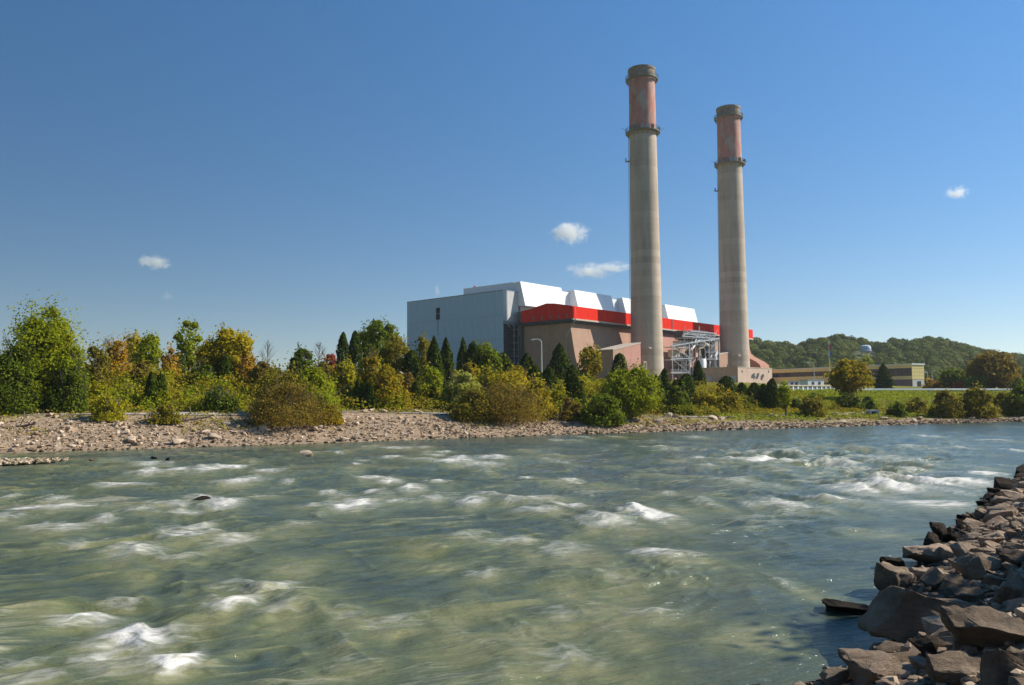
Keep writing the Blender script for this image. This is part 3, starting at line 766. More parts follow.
chimney(646.6, 286, 64.5, 5.95, 4.72, (75, 129, 0, 157), 'taller left-hand concrete chimney with faded red top and ring platforms', 349.5)
chimney(734.2, 338, 104.5, 6.26, 4.87, (114.5, 162, 0, 187.5), 'shorter right-hand concrete chimney with faded pink top and ring platforms', 356.5)

# ------------------------------------------------------------------ steel framework between the chimneys
bS = -12.0
fw = empty('steel_framework', W(*(pb(672, 378, bS)[0], bS, -1)), RZ, label='grey lattice framework with ducts and walkways between the two chimneys', cat='steel framework')
aS0 = pb(672, 378, bS)[0]
def S(px, py, b=bS):
    a, z = pb(px, py, b); return (a - aS0, b - bS, z + 1)
for (pxa, top, w, b) in ((672, 347, .25, bS), (678, 347, .22, bS + 4), (689, 344, .42, bS), (699, 340, .25, bS + 4), (718.5, 337, .45, bS), (712, 338, .28, bS + 5), (678.5, 330, .55, bS + 7), (695.5, 331, .3, bS + 5), (707, 334, .25, bS + 5)):
    x, y, z = S(pxa, top, b)
    MB().box(x - w / 2, x + w / 2, y - w / 2, y + w / 2, -2, z).build('column', M_STEEL, fw)
for (pxa, pya, pxb, pyb, w) in ((671, 346, 690, 343, .5), (671, 359, 690, 358.5, .35), (671, 372.5, 690, 372.5, .35), (689, 343, 719, 338.5, .6), (689, 358, 694, 358, .3), (690, 331, 716, 333.5, .5), (682, 336, 719, 339, .4), (684, 333, 704, 337, .3)):
    MB().bar(S(pxa, pya), S(pxb, pyb), w * .8).build('beam', M_STEEL, fw)
for (pxa, pya, pxb, pyb) in ((672, 346, 689, 358), (672, 359, 689, 372), (678, 347, 689, 357), (689, 345, 693, 371), (693, 345, 689, 371), (689, 372, 693, 380), (672, 358, 689, 347), (706, 335, 714, 345), (718, 345, 710, 336)):
    MB().bar(S(pxa, pya), S(pxb, pyb), .16).build('brace', M_STEEL, fw)
for (pxa, pxb, py, b) in ((671, 690, 346.5, bS + .5), (671, 690, 372.8, bS + .5), (683, 719, 337.5, bS + 1), (688, 708, 332.5, bS + 2), (671, 690, 359.3, bS + .5)):
    x0, y0, z0 = S(pxa, py, b); x1, _, z1 = S(pxb, py, b)
    d = MB().hexa([(x0, y0, z0 - .15), (x1, y0, z0 - .15), (x1, y0 + 4, z0 - .15), (x0, y0 + 4, z0 - .15), (x0, y0, z0), (x1, y0, z0), (x1, y0 + 4, z0), (x0, y0 + 4, z0)]).build('walkway', M_LGREY, fw)
    r = MB(); n = max(4, int((x1 - x0) / 1.4))
    for i in range(n + 1):
        x = x0 + (x1 - x0) * i / n; r.box(x - .05, x + .05, y0 - .05, y0 + .05, z0, z0 + 1.2)
    for zz in (.6, 1.2): r.box(x0, x1, y0 - .04, y0 + .04, z0 + zz - .05, z0 + zz + .05)
    r.build('handrail', M_STEEL, d)
MB().tube([S(691, 350, bS + 1), S(697.5, 341, bS + 1), S(702, 340, bS + 1), S(709, 346, bS + 1)], .45, 8).build('pipe', M_WHITE, fw, smooth=True)
MB().tube([S(695, 371, bS + 1), S(694.5, 348, bS + 1)], .4, 8).build('pipe', M_RUST, fw, smooth=True)
MB().tube([S(699, 365, bS + 2), S(699, 348, bS + 2), S(704, 347, bS + 2)], .5, 8).build('pipe', M_SOFFIT, fw, smooth=True)
for (pxa, pxb, pya, pyb, m, nm) in ((683, 705, 333, 339, M_DGREY, 'machinery_deck'), (700, 707, 342, 346, M_LGREY, 'duct'), (706.5, 715, 341, 351, M_DGREY, 'fan_housing'), (708, 714, 351, 367, M_DGREY, 'fan_housing'), (695, 701, 347, 357, M_SOFFIT, 'duct'), (681, 687, 341, 346, M_LGREY, 'control_cabin'), (716, 719.5, 352, 367, M_LGREY, 'duct'), (691, 696, 372, 379, M_DGREY, 'pump_box'), (700, 719, 360, 366, M_DGREY, 'duct')):
    x0, y0, z0 = S(pxa, pyb, bS + 3); x1, _, z1 = S(pxb, pya, bS + 3)
    MB().box(x0, x1, y0, y0 + 3.5, z0, z1).build(nm, m, fw)
for (pxa, top, bot, w, b) in ((684, 334, 347, .2, bS + 2), (687, 332, 345, .2, bS + 3), (692, 331, 360, .22, bS + 2), (698, 331, 345, .2, bS + 1), (704, 332, 350, .25, bS + 2), (709, 333, 368, .22, bS), (714, 334, 368, .22, bS + 2), (681, 336, 378, .2, bS + 4), (686, 346, 378, .2, bS + 4), (705, 348, 368, .25, bS + 3)):
    x, y, z = S(pxa, top, b); _, _, z0 = S(pxa, bot, b); MB().box(x - w / 2, x + w / 2, y - w / 2, y + w / 2, z0, z).build('column', M_STEEL, fw)
for (pxa, pya, pxb, pyb, b) in ((683, 334, 718, 335.5, bS), (683, 343, 692, 341, bS + 2), (692, 345, 719, 345, bS + 1), (705, 352, 719, 352, bS), (705, 359, 719, 359, bS), (672, 365, 690, 365, bS + 4), (693, 338, 706, 334, bS), (700, 334, 712, 339, bS)):
    MB().bar(S(pxa, pya, b), S(pxb, pyb, b), .2).build('beam', M_STEEL, fw)
for (px0, px1, py0, py1, b, m) in ((684, 691, 336, 340, bS + 4, M_DGREY), (693, 700, 333, 337, bS + 4, M_LGREY), (702, 708, 336, 341, bS + 5, M_DGREY), (709, 716, 335, 340, bS + 4, M_DGREY), (690, 695, 351, 358, bS + 4, M_DGREY), (673, 680, 350, 357, bS + 5, M_SOFFIT), (681, 688, 362, 370, bS + 5, M_DGREY)):
    x0, y0, z0 = S(px0, py1, b); x1, _, z1 = S(px1, py0, b); MB().box(x0, x1, y0, y0 + 2.2, z0, z1).build('equipment_box', m, fw)
rn = random.Random(4)
for k in range(58):
    pxk = rn.uniform(684, 717); pyk = rn.uniform(331, 366)
    p0 = S(pxk, pyk, bS + rn.uniform(0, 3)); d = rn.choice([(1, 0, 0), (0, 0, 1), (.7, 0, .7)]); L = rn.uniform(1, 3)
    MB().cyl(p0, (p0[0] + d[0] * L, p0[1], p0[2] + d[2] * L), rn.uniform(.1, .28), None, 6).build('pipe', rn.choice([M_STEEL, M_SOFFIT, M_DGREY, M_LGREY]), fw)
# white storage tank
x, y, z = S(702, 378, bS - .5); tz = S(702, 359, bS - .5)[2]
tk = empty('storage_tank', fw.matrix_basis @ Vector((x, y, 0)), RZ, label='white cylindrical tank standing under the steel framework', cat='tank')
MB().lathe([(0, tz), (1.5, tz), (1.75, tz - .3), (1.75, -1)][::-1], 32).build('tank_shell', M_WHITE, tk, smooth=True)
MB().lathe([(.4, tz - .02), (.4, tz + .35), (0, tz + .35)], 12).build('hatch', M_STEEL, tk)

# ------------------------------------------------------------------ low tan building with dark marks
yC = 291.0
cB = at(738, 383, yC); hB = at(738, 367.3, yC).z - cB.z
cl = cB - ORG; ca, cb = cl.dot(U2), -cl.dot(N2)
tan_b = empty('low_building', (cB.x, cB.y, cB.z - .5), RZ, label='low flat tan building with dark shapes at foot of right chimney', cat='building')
def on_b(px, py): a, z = pb(px, py, cb); return a - ca, z + GZ - cB.z + .5
def on_a(px, py): b_, z = pa(px, py, ca); return b_ - cb, z + GZ - cB.z + .5
La = on_b(772, 375)[0]; Lb = on_a(702.5, 375)[0]; hh = hB + .5
MB().box(.1, La, .1, Lb, -1.5, hh).build('wall', M_TAN, tan_b)
nA = 4
for i in range(nA): MB().box(La * i / nA + .03, La * (i + 1) / nA - .03, -.02, .099, -1.5, hh - .02).build('wall_panel', M_TAN, tan_b)
MB().box(-.15, La + .15, -.15, Lb + .15, hh + .002, hh + .25).build('roof_edge', M_SOFFIT, tan_b)
for (px, py, w) in ((742, 371.5, .35), (768.5, 371.5, .45)):
    x, z = on_b(px, py); MB().box(x - w, x + w, -.1, -.022, z - .4, z + .4).build('vent', M_DGREY, tan_b)
def blob(pts, name):  # thin dark irregular patch standing proud of the front wall
    v = [on_b(*p) for p in pts]; mb = MB(); n = len(v)
    mb.v = [(x, -.09, z) for x, z in v] + [(x, -.022, z) for x, z in v]
    mb.f = [tuple(range(n))] + [(i, i + n, (i + 1) % n + n, (i + 1) % n) for i in range(n)]
    mb.build(name, M_DGREY, tan_b)
blob([(751, 378.5), (751.4, 375), (753.5, 373.2), (755.2, 373.6), (754.4, 375.2), (755.4, 377), (753.8, 379.4), (752.6, 377.8)], 'dark_mark')
blob([(755.5, 379.2), (756, 376.6), (757, 373.4), (759.2, 373), (758.6, 376), (757.6, 378.6)], 'dark_mark')
blob([(760.5, 379.8), (760.6, 376.6), (762, 374.2), (764, 374.2), (763.6, 377), (762.6, 378), (762.2, 380)], 'dark_mark')
M_DOORB = mat_plain('pale_blue_door', (.40, .50, .62), .5, .1, 1)
for (px0, px1, py0, py1, m, nm) in ((707, 712, 376.6, 381, M_DOORB, 'door'), (730, 736, 376, 383, M_DOORB, 'door'), (726, 729.5, 377, 382, M_DGREY, 'door'), (714, 716, 377, 382, M_SOFFIT, 'door')):
    y0, z0 = on_a(px0, py1); y1, z1 = on_a(px1, py0)
    MB().box(-.12, .098, min(y0, y1), max(y0, y1), z0, z1).build(nm, m, tan_b)

# ------------------------------------------------------------------ long yellow office building
M_YEL = mat_plain('yellow_spandrel', (.92, .76, .36), .6, .08, .4)
M_YEL2 = mat_plain('pale_yellow_cladding', (.72, .58, .24), .6, .06, .4)
M_MAUVE = mat_plain('mauve_brick', (.26, .20, .20), .85, .12, .6)
P1 = Vector((ray(912, 380).x / ray(912, 380).y * 300, 300, 0)); P2 = Vector((ray(772, 380).x / ray(772, 380).y * 362, 362, 0))
e1 = (P2 - P1).normalized(); LY = (P2 - P1).length; rzY = math.atan2(e1.y, e1.x)
gY = at(912, 387.5, 300).z
EW = 7.2
yb = empty('office_building', (P1.x, P1.y, gY), rzY, label='long low yellow banded office building with strip windows on the right', cat='building')
zz_ = lambda py: at(912, py, 300).z - gY
zt = zz_(364.6)
MB().box(.2, LY - .2, -EW - .2 + .25, -.25, -2, zt - .3).build('building_core', M_MAUVE, yb)
nP = 14; w = LY / nP
for (za, zb_, m, nm, pr_) in ((zz_(367.8), zt, M_YEL, 'spandrel_panel', 0), (zz_(379.2), zz_(375.8), M_YEL, 'spandrel_panel', 0), (-2, zz_(379.3), M_MAUVE, 'base_panel', -.1)):
    f_ = MB().box(.03, w - .03, -.25 + pr_, 0 + pr_, za, zb_).build(nm, m, yb)
    for i in range(1, nP):
        o = f_.copy(); link(o, yb); o.location = (i * w, 0, 0)
nW = 36; w = LY / nW
f_ = MB().box(.1, w - .1, -.24, -.12, zz_(375.7), zz_(367.9)).build('window', M_GLASS, yb)
for i in range(1, nW):
    o = f_.copy(); link(o, yb); o.location = (i * w, 0, 0)
# the far half has its window strip mostly covered by yellow sunshade boards
nS = 12; w = LY * .62 / nS
f_ = MB().box(.05, w - .05, -.05, .25, zz_(380.8), zz_(373.2)).build('sunshade_board', M_YEL, yb); f_.location = (LY * .38, 0, 0)
for i in range(1, nS):
    o = f_.copy(); link(o, yb); o.location = (LY * .38 + i * w, 0, 0)
MB().box(-.4, LY + .3, -EW - .3, .35, zt, zt + .45).build('roof_edge', M_WHITE, yb)
EW = 7.2
nq, nh = 5, 4
zq0 = zz_(379.5)
for i in range(nq):
    for j in range(nh):
        y0 = -EW * (i + 1) / nq; hq = (zt - zq0) / nh
        MB().box(-.12, .0, y0 + .04, y0 + EW / nq - .04, zq0 + j * hq + .04, zq0 + (j + 1) * hq - .04).build('end_panel', M_YEL2, yb)
MB().box(-.05, .15, -EW, -.2, -2, zq0 - .05).build('end_base', M_LGREY, yb)
MB().box(-.12, -.05, -5.2, -3.0, 0, 2.4).build('door', M_BLACK, yb)

# white louvred fence with posts, trailers, guardrail
def line_pts(px0, Y0, px1, Y1, n, py=392):
    a = at(px0, py, Y0); b_ = at(px1, py, Y1)
    return [Vector((a.x + (b_.x - a.x) * i / n, a.y + (b_.y - a.y) * i / n, 0)) for i in range(n + 1)]
pts = line_pts(777, 190, 838, 214, 13)
g0 = pts[0]; d_ = (pts[-1] - g0); rz = math.atan2(d_.y, d_.x); Ltot = d_.length
zf = float(far_z(g0.x, g0.y)); zf2 = at(800, 392.5, 205).z
wf = empty('white_post_fence', (g0.x, g0.y, zf2), rz, label='row of white posts with grey panels below the yellow building', cat='fence')
ph = at(800, 386.3, 205).z - zf2
M_PANEL = mat_plain('blue_grey_panel', (.22, .26, .30), .7, .1, .5)
for i in range(14):
    x = Ltot * i / 13
    MB().box(x - .26, x + .26, -.26, .26, -2, ph).build('post', M_WHITE, wf)
    if i < 13: MB().box(x + .28, x + Ltot / 13 - .28, -.08, .08, -2, ph - .25).build('panel', M_PANEL, wf)
MB().box(-.4, Ltot + .4, -.4, .4, ph + .002, ph + .28).build('top_rail', M_SOFFIT, wf)
def trailer(px0, px1, py0, py1, Y, label, mat):
    a = at(px0, py1, Y); b_ = at(px1, py0, Y); t = empty('site_trailer', (a.x, a.y, a.z), rad(24), label=label, cat='trailer', group='trailers behind the white fence')
    L = b_.x - a.x; h = b_.z - a.z
    MB().box(0, L, 0, 3.0, .5, h).build('body', mat, t)
    MB().box(-.1, L + .1, -.1, 3.1, h + .002, h + .15).build('roof', M_STEEL, t)
    for q in (.25, .65): MB().box(L * q, L * q + .9, -.05, .0, h * .45, h * .8).build('window', M_GLASS, t)
    for q in (.2, .75): MB().cyl((L * q, -.02, .4), (L * q, .35, .4), .4, .4, 12).build('wheel', M_BLACK, t)
trailer(808, 829, 380, 388, 222, 'white box trailer behind the row of white posts', M_WHITE)
trailer(788, 803, 381.5, 388, 226, 'grey-white box trailer left of the whiter one', M_LGREY)
pts = [at(x, 389.5, Y) for x, Y in ((838, 196), (872, 200), (935, 206), (965, 210), (1000, 214), (1060, 220))]
gr_ = empty('guardrail', (pts[0].x, pts[0].y, pts[0].z - 1), 0, label='long white guardrail crossing the grass in front of the yellow building', cat='guardrail')
O_ = gr_.location.copy()
for a, b_ in zip(pts[:-1], pts[1:]):
    q = MB(); A_ = Vector((a.x, a.y, at(512 + 790 * a.x / a.y, 389.2, a.y).z)) - O_; B_ = Vector((b_.x, b_.y, at(512 + 790 * b_.x / b_.y, 389.2, b_.y).z)) - O_
    q.hexa([A_ + Vector((0, 0, -.22)), B_ + Vector((0, 0, -.22)), B_ + Vector((0, .2, -.22)), A_ + Vector((0, .2, -.22)), A_ + Vector((0, 0, .22)), B_ + Vector((0, 0, .22)), B_ + Vector((0, .2, .22)), A_ + Vector((0, .2, .22))]).build('rail', M_WHITE, gr_)
    n = 5
    for i in range(n):
        p_ = A_.lerp(B_, (i + .5) / n); MB().box(p_.x - .12, p_.x + .12, p_.y + .2, p_.y + .4, p_.z - 3.0, p_.z + .2).build('post', M_STEEL, gr_)

# ------------------------------------------------------------------ lamps, flagpole, water tower, signs
def lamp(px, Y, ytop, ybot, arm_px, label, double=False):
    f_ = at(px, ybot, Y); t = at(px, ytop, Y); hx = at(arm_px, ytop, Y).x - t.x
    l = empty('street_lamp', (f_.x, f_.y, f_.z - 1), 0, label=label, cat='street lamp', group='street lamps around the power station')
    h = t.z - f_.z + 1; s = 1 if hx > 0 else -1
    MB().cyl((0, 0, -1.5), (0, 0, h - .6), .19, .13, 10).build('pole', M_LGREY, l)
    MB().tube([(0, 0, h - .62), (s * .25, 0, h - .2), (s * .7, 0, h), (hx * .75, 0, h + .02)], .10, 8).build('arm', M_LGREY, l)
    MB().hexa([(hx * .7, -.28, h - .16), (hx * 1.05, -.28, h - .22), (hx * 1.05, .28, h - .22), (hx * .7, .28, h - .16), (hx * .7, -.2, h + .1), (hx * 1.05, -.2, h), (hx * 1.05, .2, h), (hx * .7, .2, h + .1)][:: 1]).build('lamp_head', M_WHITE, l)
lamp(541.6, 175, 339.2, 368, 532.2, 'curved grey street lamp in front of the dark brown end wall')
lamp(814.5, 285, 362.2, 384, 808, 'street lamp in front of the wooded hill left of the flagpole')
lamp(928, 260, 371.5, 388, 924.5, 'left of two lamp posts beyond the yellow building end')
lamp(932.6, 262, 370.5, 388, 935.5, 'right of two lamp posts beyond the yellow building end')
f_ = at(829.6, 368, 290); t = at(829.3, 341.5, 290)
fp = empty('flagpole', (f_.x, f_.y, f_.z), 0, label='white flagpole with red and blue flags before the wooded hill', cat='flagpole')
h = t.z - f_.z
MB().cyl((0, 0, -6), (0, 0, h), .14, .07, 8).build('pole', M_WHITE, fp)
def cloth(z0, z1, w, name, mat):
    mb = MB(); n = 6
    for i in range(n + 1):
        x = .1 + w * i / n; y = .18 * math.sin(i * 1.7); mb.v += [(x, y, z0 - .5 * i / n), (x, y, z1 - .7 * i / n), (x, y + .04, z0 - .5 * i / n), (x, y + .04, z1 - .7 * i / n)]
    for i in range(n):
        k = 4 * i; mb.f += [(k, k + 4, k + 5, k + 1), (k + 2, k + 3, k + 7, k + 6), (k + 1, k + 5, k + 7, k + 3), (k, k + 2, k + 6, k + 4)]
    mb.build(name, mat, fp)
cloth(h - 2.6, h - .6, .75, 'upper_flag', mat_plain('red_flag', (.55, .14, .12), .8, .3, 2))
cloth(h - 5.3, h - 3.2, .8, 'lower_flag', mat_plain('blue_flag', (.12, .25, .55), .8, .3, 2))
MB().lathe([(0, h + .25), (.15, h + .12), (0, h)], 8).build('finial', M_WHITE, fp)

def water_tower(px0, px1, ytop, ybot, Y):
    a = at((px0 + px1) / 2, ybot, Y); r = (at(px1, ybot, Y).x - at(px0, ybot, Y).x) / 2; h = at(px0, ytop, Y).z - a.z
    t = empty('water_tower', (a.x, a.y, a.z - 10), 0, label='pale water tower tank rising above the trees on the hill', cat='water tower')
    M = mat_plain('water_tower_paint', (.55, .62, .68), .5, .08, .2)
    MB().lathe([(0, 9.2), (r * .8, 9.6), (r, 10.6), (r, 10 + h * .62), (r * .85, 10 + h * .85), (r * .45, 10 + h * .98), (0, 10 + h)], 40).build('tank', M, t, smooth=True)
    for k in range(6):
        c, s = math.cos(k * 1.047), math.sin(k * 1.047); MB().bar((r * .95 * c, r * .95 * s, -14), (r * .85 * c, r * .85 * s, 10.2), .4).build('leg', M, t)
    MB().lathe([(r + .02, 10.5), (r + .5, 10.5), (r + .5, 10.8), (r + .02, 10.8)], 40).build('walkway', M, t)
water_tower(860.4, 870.8, 345, 352, 600)

p = at(796, 400.5, 150); sg = empty('notice_board', (p.x, p.y, p.z - .8), 0, label='small white notice board on the grass below the white posts', cat='sign')
MB().box(-.45, .45, -.04, .04, .7, 1.6).build('board', M_WHITE, sg); MB().cyl((-.3, 0, -.8), (-.3, 0, .69), .05, None, 6).build('post', M_STEEL, sg); MB().cyl((.3, 0, -.8), (.3, 0, .69), .05, None, 6).build('post', M_STEEL, sg)
p = march(874.5, 416.2, far_z, 60) or at(874.5, 416, 118)
cv = empty('culvert_outlet', (p.x, p.y, p.z), rad(8), label='small pale concrete culvert outlet at the shore right of centre', cat='culvert')
MB().box(-.75, .75, 0, 1.2, .72, .95).box(-.75, -.45, 0, 1.2, -.4, .72).box(.45, .75, 0, 1.2, -.4, .72).build('headwall', M_LGREY, cv)
MB().box(-.44, .44, .3, 1.1, -.3, .71).build('opening', M_BLACK, cv)

# ------------------------------------------------------------------ vegetation
RS = np.random.RandomState
def leaves_mesh(name, C, Nrm, size, aspect, rs, up=None):
    """C (n,3) leaf centres; Nrm (n,3) preferred facing; returns rhombic leaf quads"""
    n = len(C)
    nr_ = Nrm + rs.normal(0, .55, (n, 3)); nr_ /= np.linalg.norm(nr_, axis=1)[:, None] + 1e-9
    t = rs.normal(0, 1, (n, 3))
    if up is not None: t = t * (1 - up) + np.array([0, 0, 1.0]) * up * 2
    t -= nr_ * (t * nr_).sum(1)[:, None]; t /= np.linalg.norm(t, axis=1)[:, None] + 1e-9
    bt = np.cross(nr_, t)
    s = (size * rs.uniform(.65, 1.35, n))[:, None]
    l = t * s * .5; w = bt * s * .5 * aspect
    V = np.stack([C - l, C + w - l * .1, C + l, C - w - l * .1], 1).reshape(-1, 3)
    return np_mesh(name, V, np.arange(4 * n).reshape(n, 4))
def crown_points(w, h, z0, n, rs, clumps, shape, loose=.0):
    """points in overlapping leafy clumps inside an envelope; x,y radius w/2, z from z0 to h"""
    R_ = w / 2; H = h - z0; C = []; Nn = []
    cs = []
    for k in range(clumps):
        for _ in range(30):
            u = rs.uniform(0, 1) ** (.8)
            th = rs.uniform(0, 2 * math.pi)
            if shape == 'dome': rad_z = math.sqrt(max(0, 1 - u ** 2.2))
            elif shape == 'vase': rad_z = (.45 + .75 * u) * math.sqrt(max(0, 1 - u ** 5))
            else: rad_z = math.sqrt(max(0, 1 - (2 * u - 1) ** 2))
            rr = R_ * rad_z * math.sqrt(rs.uniform(.15, 1)) * .86
            break
        cr = min(R_, H * .8) * rs.uniform(.2, .42) * (1 - .35 * u)
        cz = z0 + u * H * .93
        if cz < cr * .8 and z0 <= 0.01: cz = cr * rs.uniform(.35, .8)
        cs.append((rr * math.cos(th), rr * math.sin(th), min(cz, h - cr * .45), cr))
    wts = np.array([c[3] ** 2 for c in cs]); wts /= wts.sum()
    idx = rs.choice(len(cs), n, p=wts)
    d = rs.normal(0, 1, (n, 3)); d /= np.linalg.norm(d, axis=1)[:, None]
    cs = np.array(cs)[idx]
    rr = rs.uniform(.25, 1, n) ** .45 * (1 + loose * np.abs(rs.normal(0, .35, n)))
    P_ = cs[:, :3] + d * (cs[:, 3] * rr)[:, None] * np.array([1, 1, .82])
    # the rest of the leaves fill one lumpy overall envelope, so the crown holds together
    nf_ = int(n * (.2 if shape == 'vase' else .36 if shape == 'oval' else .45))
    th = rs.uniform(0, 2 * math.pi, nf_); cz_ = rs.uniform(-.35 if shape == 'dome' and z0 < .01 else -1, 1, nf_); sr = np.sqrt(1 - cz_ ** 2)
    dd = np.stack([sr * np.cos(th), sr * np.sin(th), cz_], 1)
    k0 = rs.uniform(0, 99)
    lump = .42 + .98 * fbm(th * 1.5 + k0, cz_ * 2.4 + k0, 7, 3)
    ru = rs.uniform(.3, 1, nf_) ** .5 * lump * (1 + loose * .35 * np.abs(rs.normal(0, 1, nf_)))
    if shape == 'dome' and z0 < .01: E = dd * ru[:, None] * np.array([R_, R_, H * .98]); E[:, 2] = np.abs(E[:, 2])
    else: E = dd * ru[:, None] * np.array([R_, R_, H * .5]) + np.array([0, 0, z0 + H * .5])
    P_[:nf_] = E; d[:nf_] = dd
    P_[:, 2] = np.where(P_[:, 2] < .05, np.abs(P_[:, 2]) * .5 + .05, P_[:, 2])
    return P_, d, cs
def limbs(mb, w, h, z0, rs, n=5, r=.16):
    lean = rs.uniform(-.05, .05) * h
    mb.cyl((0, 0, -.6), (lean * .4, 0, z0 + (h - z0) * .25), r, r * .7, 8)
    mb.cyl((lean * .4, 0, z0 + (h - z0) * .25), (lean, lean * .5, h * .86), r * .7, r * .12, 6)
    for i in range(n):
        t = 2 * math.pi * (i + rs.uniform(-.3, .3)) / n; zz = z0 * .7 + (h - z0) * rs.uniform(.0, .4)
        e_ = (w * .36 * math.cos(t), w * .36 * math.sin(t), zz + (h - z0) * rs.uniform(.3, .5))
        mb.cyl((lean * .3, 0, zz), e_, r * .4, r * .1, 5)
def plant_place(px, pyb, Y=None):
    if Y is None:
        p = march(px, pyb, far_z, 55)
        if p is None or p.y > 175:
            Y = float(shore_y(0)) if False else None
            d = ray(px, pyb)
            # fall back to the crest of the slope
            Yc = 60
            while (Yc - float(shore_y(d.x / d.y * Yc))) * .88 < 52: Yc += 1
            Y = Yc
        else: return p.x, p.y, float(far_z(p.x, p.y))
    d = ray(px, pyb); x = d.x / d.y * Y
    return x, Y, float(far_z(x, Y))
SEED = [100]
def shrub(px, pyb, pyt, wpx, kind, label, Y=None, name='shrub', cat='shrub', dens=1.0, group='shrubs on the far bank', z0f=0.0, shape='dome', loose=.25, leaf=None, zb=None):
    SEED[0] += 1; rs = RS(SEED[0])
    x, Y_, z = plant_place(px, pyb, Y)
    if zb is not None: z = zb
    top = at(px, pyt, Y_).z; h = max(1.0, top - z); w = wpx * Y_ / F_PX
    o = empty(name, (x, Y_, z - .1), rs.uniform(0, 6.28), label=label, cat=cat, group=group)
    ls = leaf or max(.16, 2.6 * Y_ / F_PX)
    hp = h * F_PX / Y_
    n = int(np.clip(wpx * hp * 4.2 * dens, 600, 17000))
    z0 = h * z0f
    P_, d, cs = crown_points(w, h, z0, n, rs, int(np.clip(wpx * .55, 9, 42)), shape, loose)
    mobj('crown' if z0f > .1 else 'foliage', leaves_mesh('leaves', P_, d, ls, .72, rs), LEAF[kind], o)
    mb = MB(); 
    if z0f > .1: limbs(mb, w, h, z0, rs, 6, max(.10, h * .022)); mb.build('trunk', BARK, o)
    else:
        for i in range(7):
            t = rs.uniform(0, 6.28); q = w * .3 * rs.uniform(.2, 1); mb.cyl((q * .2 * math.cos(t), q * .2 * math.sin(t), -.4), (q * math.cos(t), q * math.sin(t), h * rs.uniform(.5, .85)), .05, .02, 5)
        for i in range(int(10 + wpx * .35)):
            t = rs.uniform(0, 6.28); ph = rs.uniform(.1, 1.35); q = rs.uniform(.9, 1.2)
            e_ = Vector((w * .5 * math.cos(t) * math.cos(ph) * q, w * .5 * math.sin(t) * math.cos(ph) * q, h * (.15 + .88 * math.sin(ph)) * q * .95)); b0 = e_ * .35
            mb.cyl(b0, e_, .045, .015, 4, cap=False); mb.cyl(b0.lerp(e_, .6), e_ + Vector((rs.uniform(-.3, .3), rs.uniform(-.3, .3), rs.uniform(.0, .3))), .03, .012, 4, cap=False)
        mb.build('stems', TWIG, o)
    return o
def tree(*a, **k):
    k.setdefault('name', 'tree'); k.setdefault('cat', 'tree'); k.setdefault('group', 'trees beyond the far bank'); k.setdefault('z0f', .22); k.setdefault('shape', 'oval')
    return shrub(*a, **k)
# junipers: one mesh each of three forms, copied
JM = []
def juniper_mesh(seed, n, sharp, tips):
    rs = RS(seed)
    u = rs.uniform(0, 1, n) ** 1.15; th = rs.uniform(0, 2 * math.pi, n)
    prof_ = np.minimum(1, .72 + u * 1.6) * (1 - u ** sharp) ** (.75, .55, .45)[int(sharp * 10) % 3]
    lump = .58 + .76 * fbm(th * 1.9 + 10, u * 6, seed, 3) + .08 * rs.normal(0, 1, n)
    r = .5 * prof_ * lump * rs.uniform(.72, 1.0, n) ** .5
    if tips: pass
    C = np.stack([r * np.cos(th), r * np.sin(th), u * .97 + .01], 1)
    Nn = np.stack([np.cos(th), np.sin(th), np.full(n, .45)], 1)
    return C, Nn, rs
def juniper(px, pyb, pyt, wpx, label, Y=None, form=0, kind='juniper'):
    x, Y_, z = plant_place(px, pyb, Y)
    Y_ -= 4.5; x = ray(px, pyb).x / ray(px, pyb).y * Y_; z = float(far_z(x, Y_))
    top = at(px, pyt, Y_).z; h = max(1.2, top - z); w = wpx * Y_ / F_PX * 1.32
    SEED[0] += 1
    o = empty('juniper_tree', (x, Y_, z - .1), SEED[0] * 1.3, label=label, cat='juniper', group='dark columnar junipers on the far bank')
    hp = h * F_PX / Y_
    C, Nn, rs = juniper_mesh(SEED[0], int(np.clip(wpx * hp * 6.0, 700, 5000)), (1.5, 2.2, 2.9)[form], 0)
    C = C * np.array([w, w, h])
    mobj('foliage', leaves_mesh('needles', C, Nn, 2.3 * Y_ / F_PX, .5, rs, up=.7), LEAF[kind], o)
    MB().cyl((0, 0, -.5), (0, 0, h * .8), .12, .03, 6).build('trunk', BARK, o)
    return o

# --- big bush on the left
shrub(36, 411, 318, 84, 'green', 'huge dark green bush at far left edge reaching down to the gravel', dens=1.25, leaf=.26)
shrub(42, 411, 304, 66, 'bright', 'tall airy bright green tree rising out of the huge left bush', Y=81, name='tree', cat='tree', z0f=.13, shape='oval', dens=.6, loose=.4, leaf=.26, group='trees beyond the far bank')
shrub(58, 411, 322, 40, 'yellow', 'yellow green leafy tree on the right side of the huge left bush', Y=83, name='tree', cat='tree', z0f=.13, shape='oval', dens=.6, loose=.5, leaf=.26, group='trees beyond the far bank')
shrub(12, 412, 345, 52, 'dark', 'dense dark green shrub on the very left picture edge', Y=78, dens=1.2)
shrub(68, 408, 352, 38, 'dark', 'dark green shrub on the right flank of the huge left bush', Y=81)
shrub(95, 398, 344, 34, 'olive', 'olive brown half bare shrub right of the huge left bush', dens=.9, loose=.5)
shrub(108, 423, 394, 28, 'yellow', 'yellow green shrub alone on the gravel at left', dens=.8, loose=.6)
shrub(166, 424, 404, 34, 'olive', 'low dark brown green scrub on the gravel at left', dens=.7, loose=.5)
shrub(117, 383, 338, 24, 'orange', 'upright orange shrub behind the lone gravel shrub', loose=.5)
shrub(104, 385, 352, 20, 'mixed', 'mixed green orange thicket between the olive shrub and orange shrub')
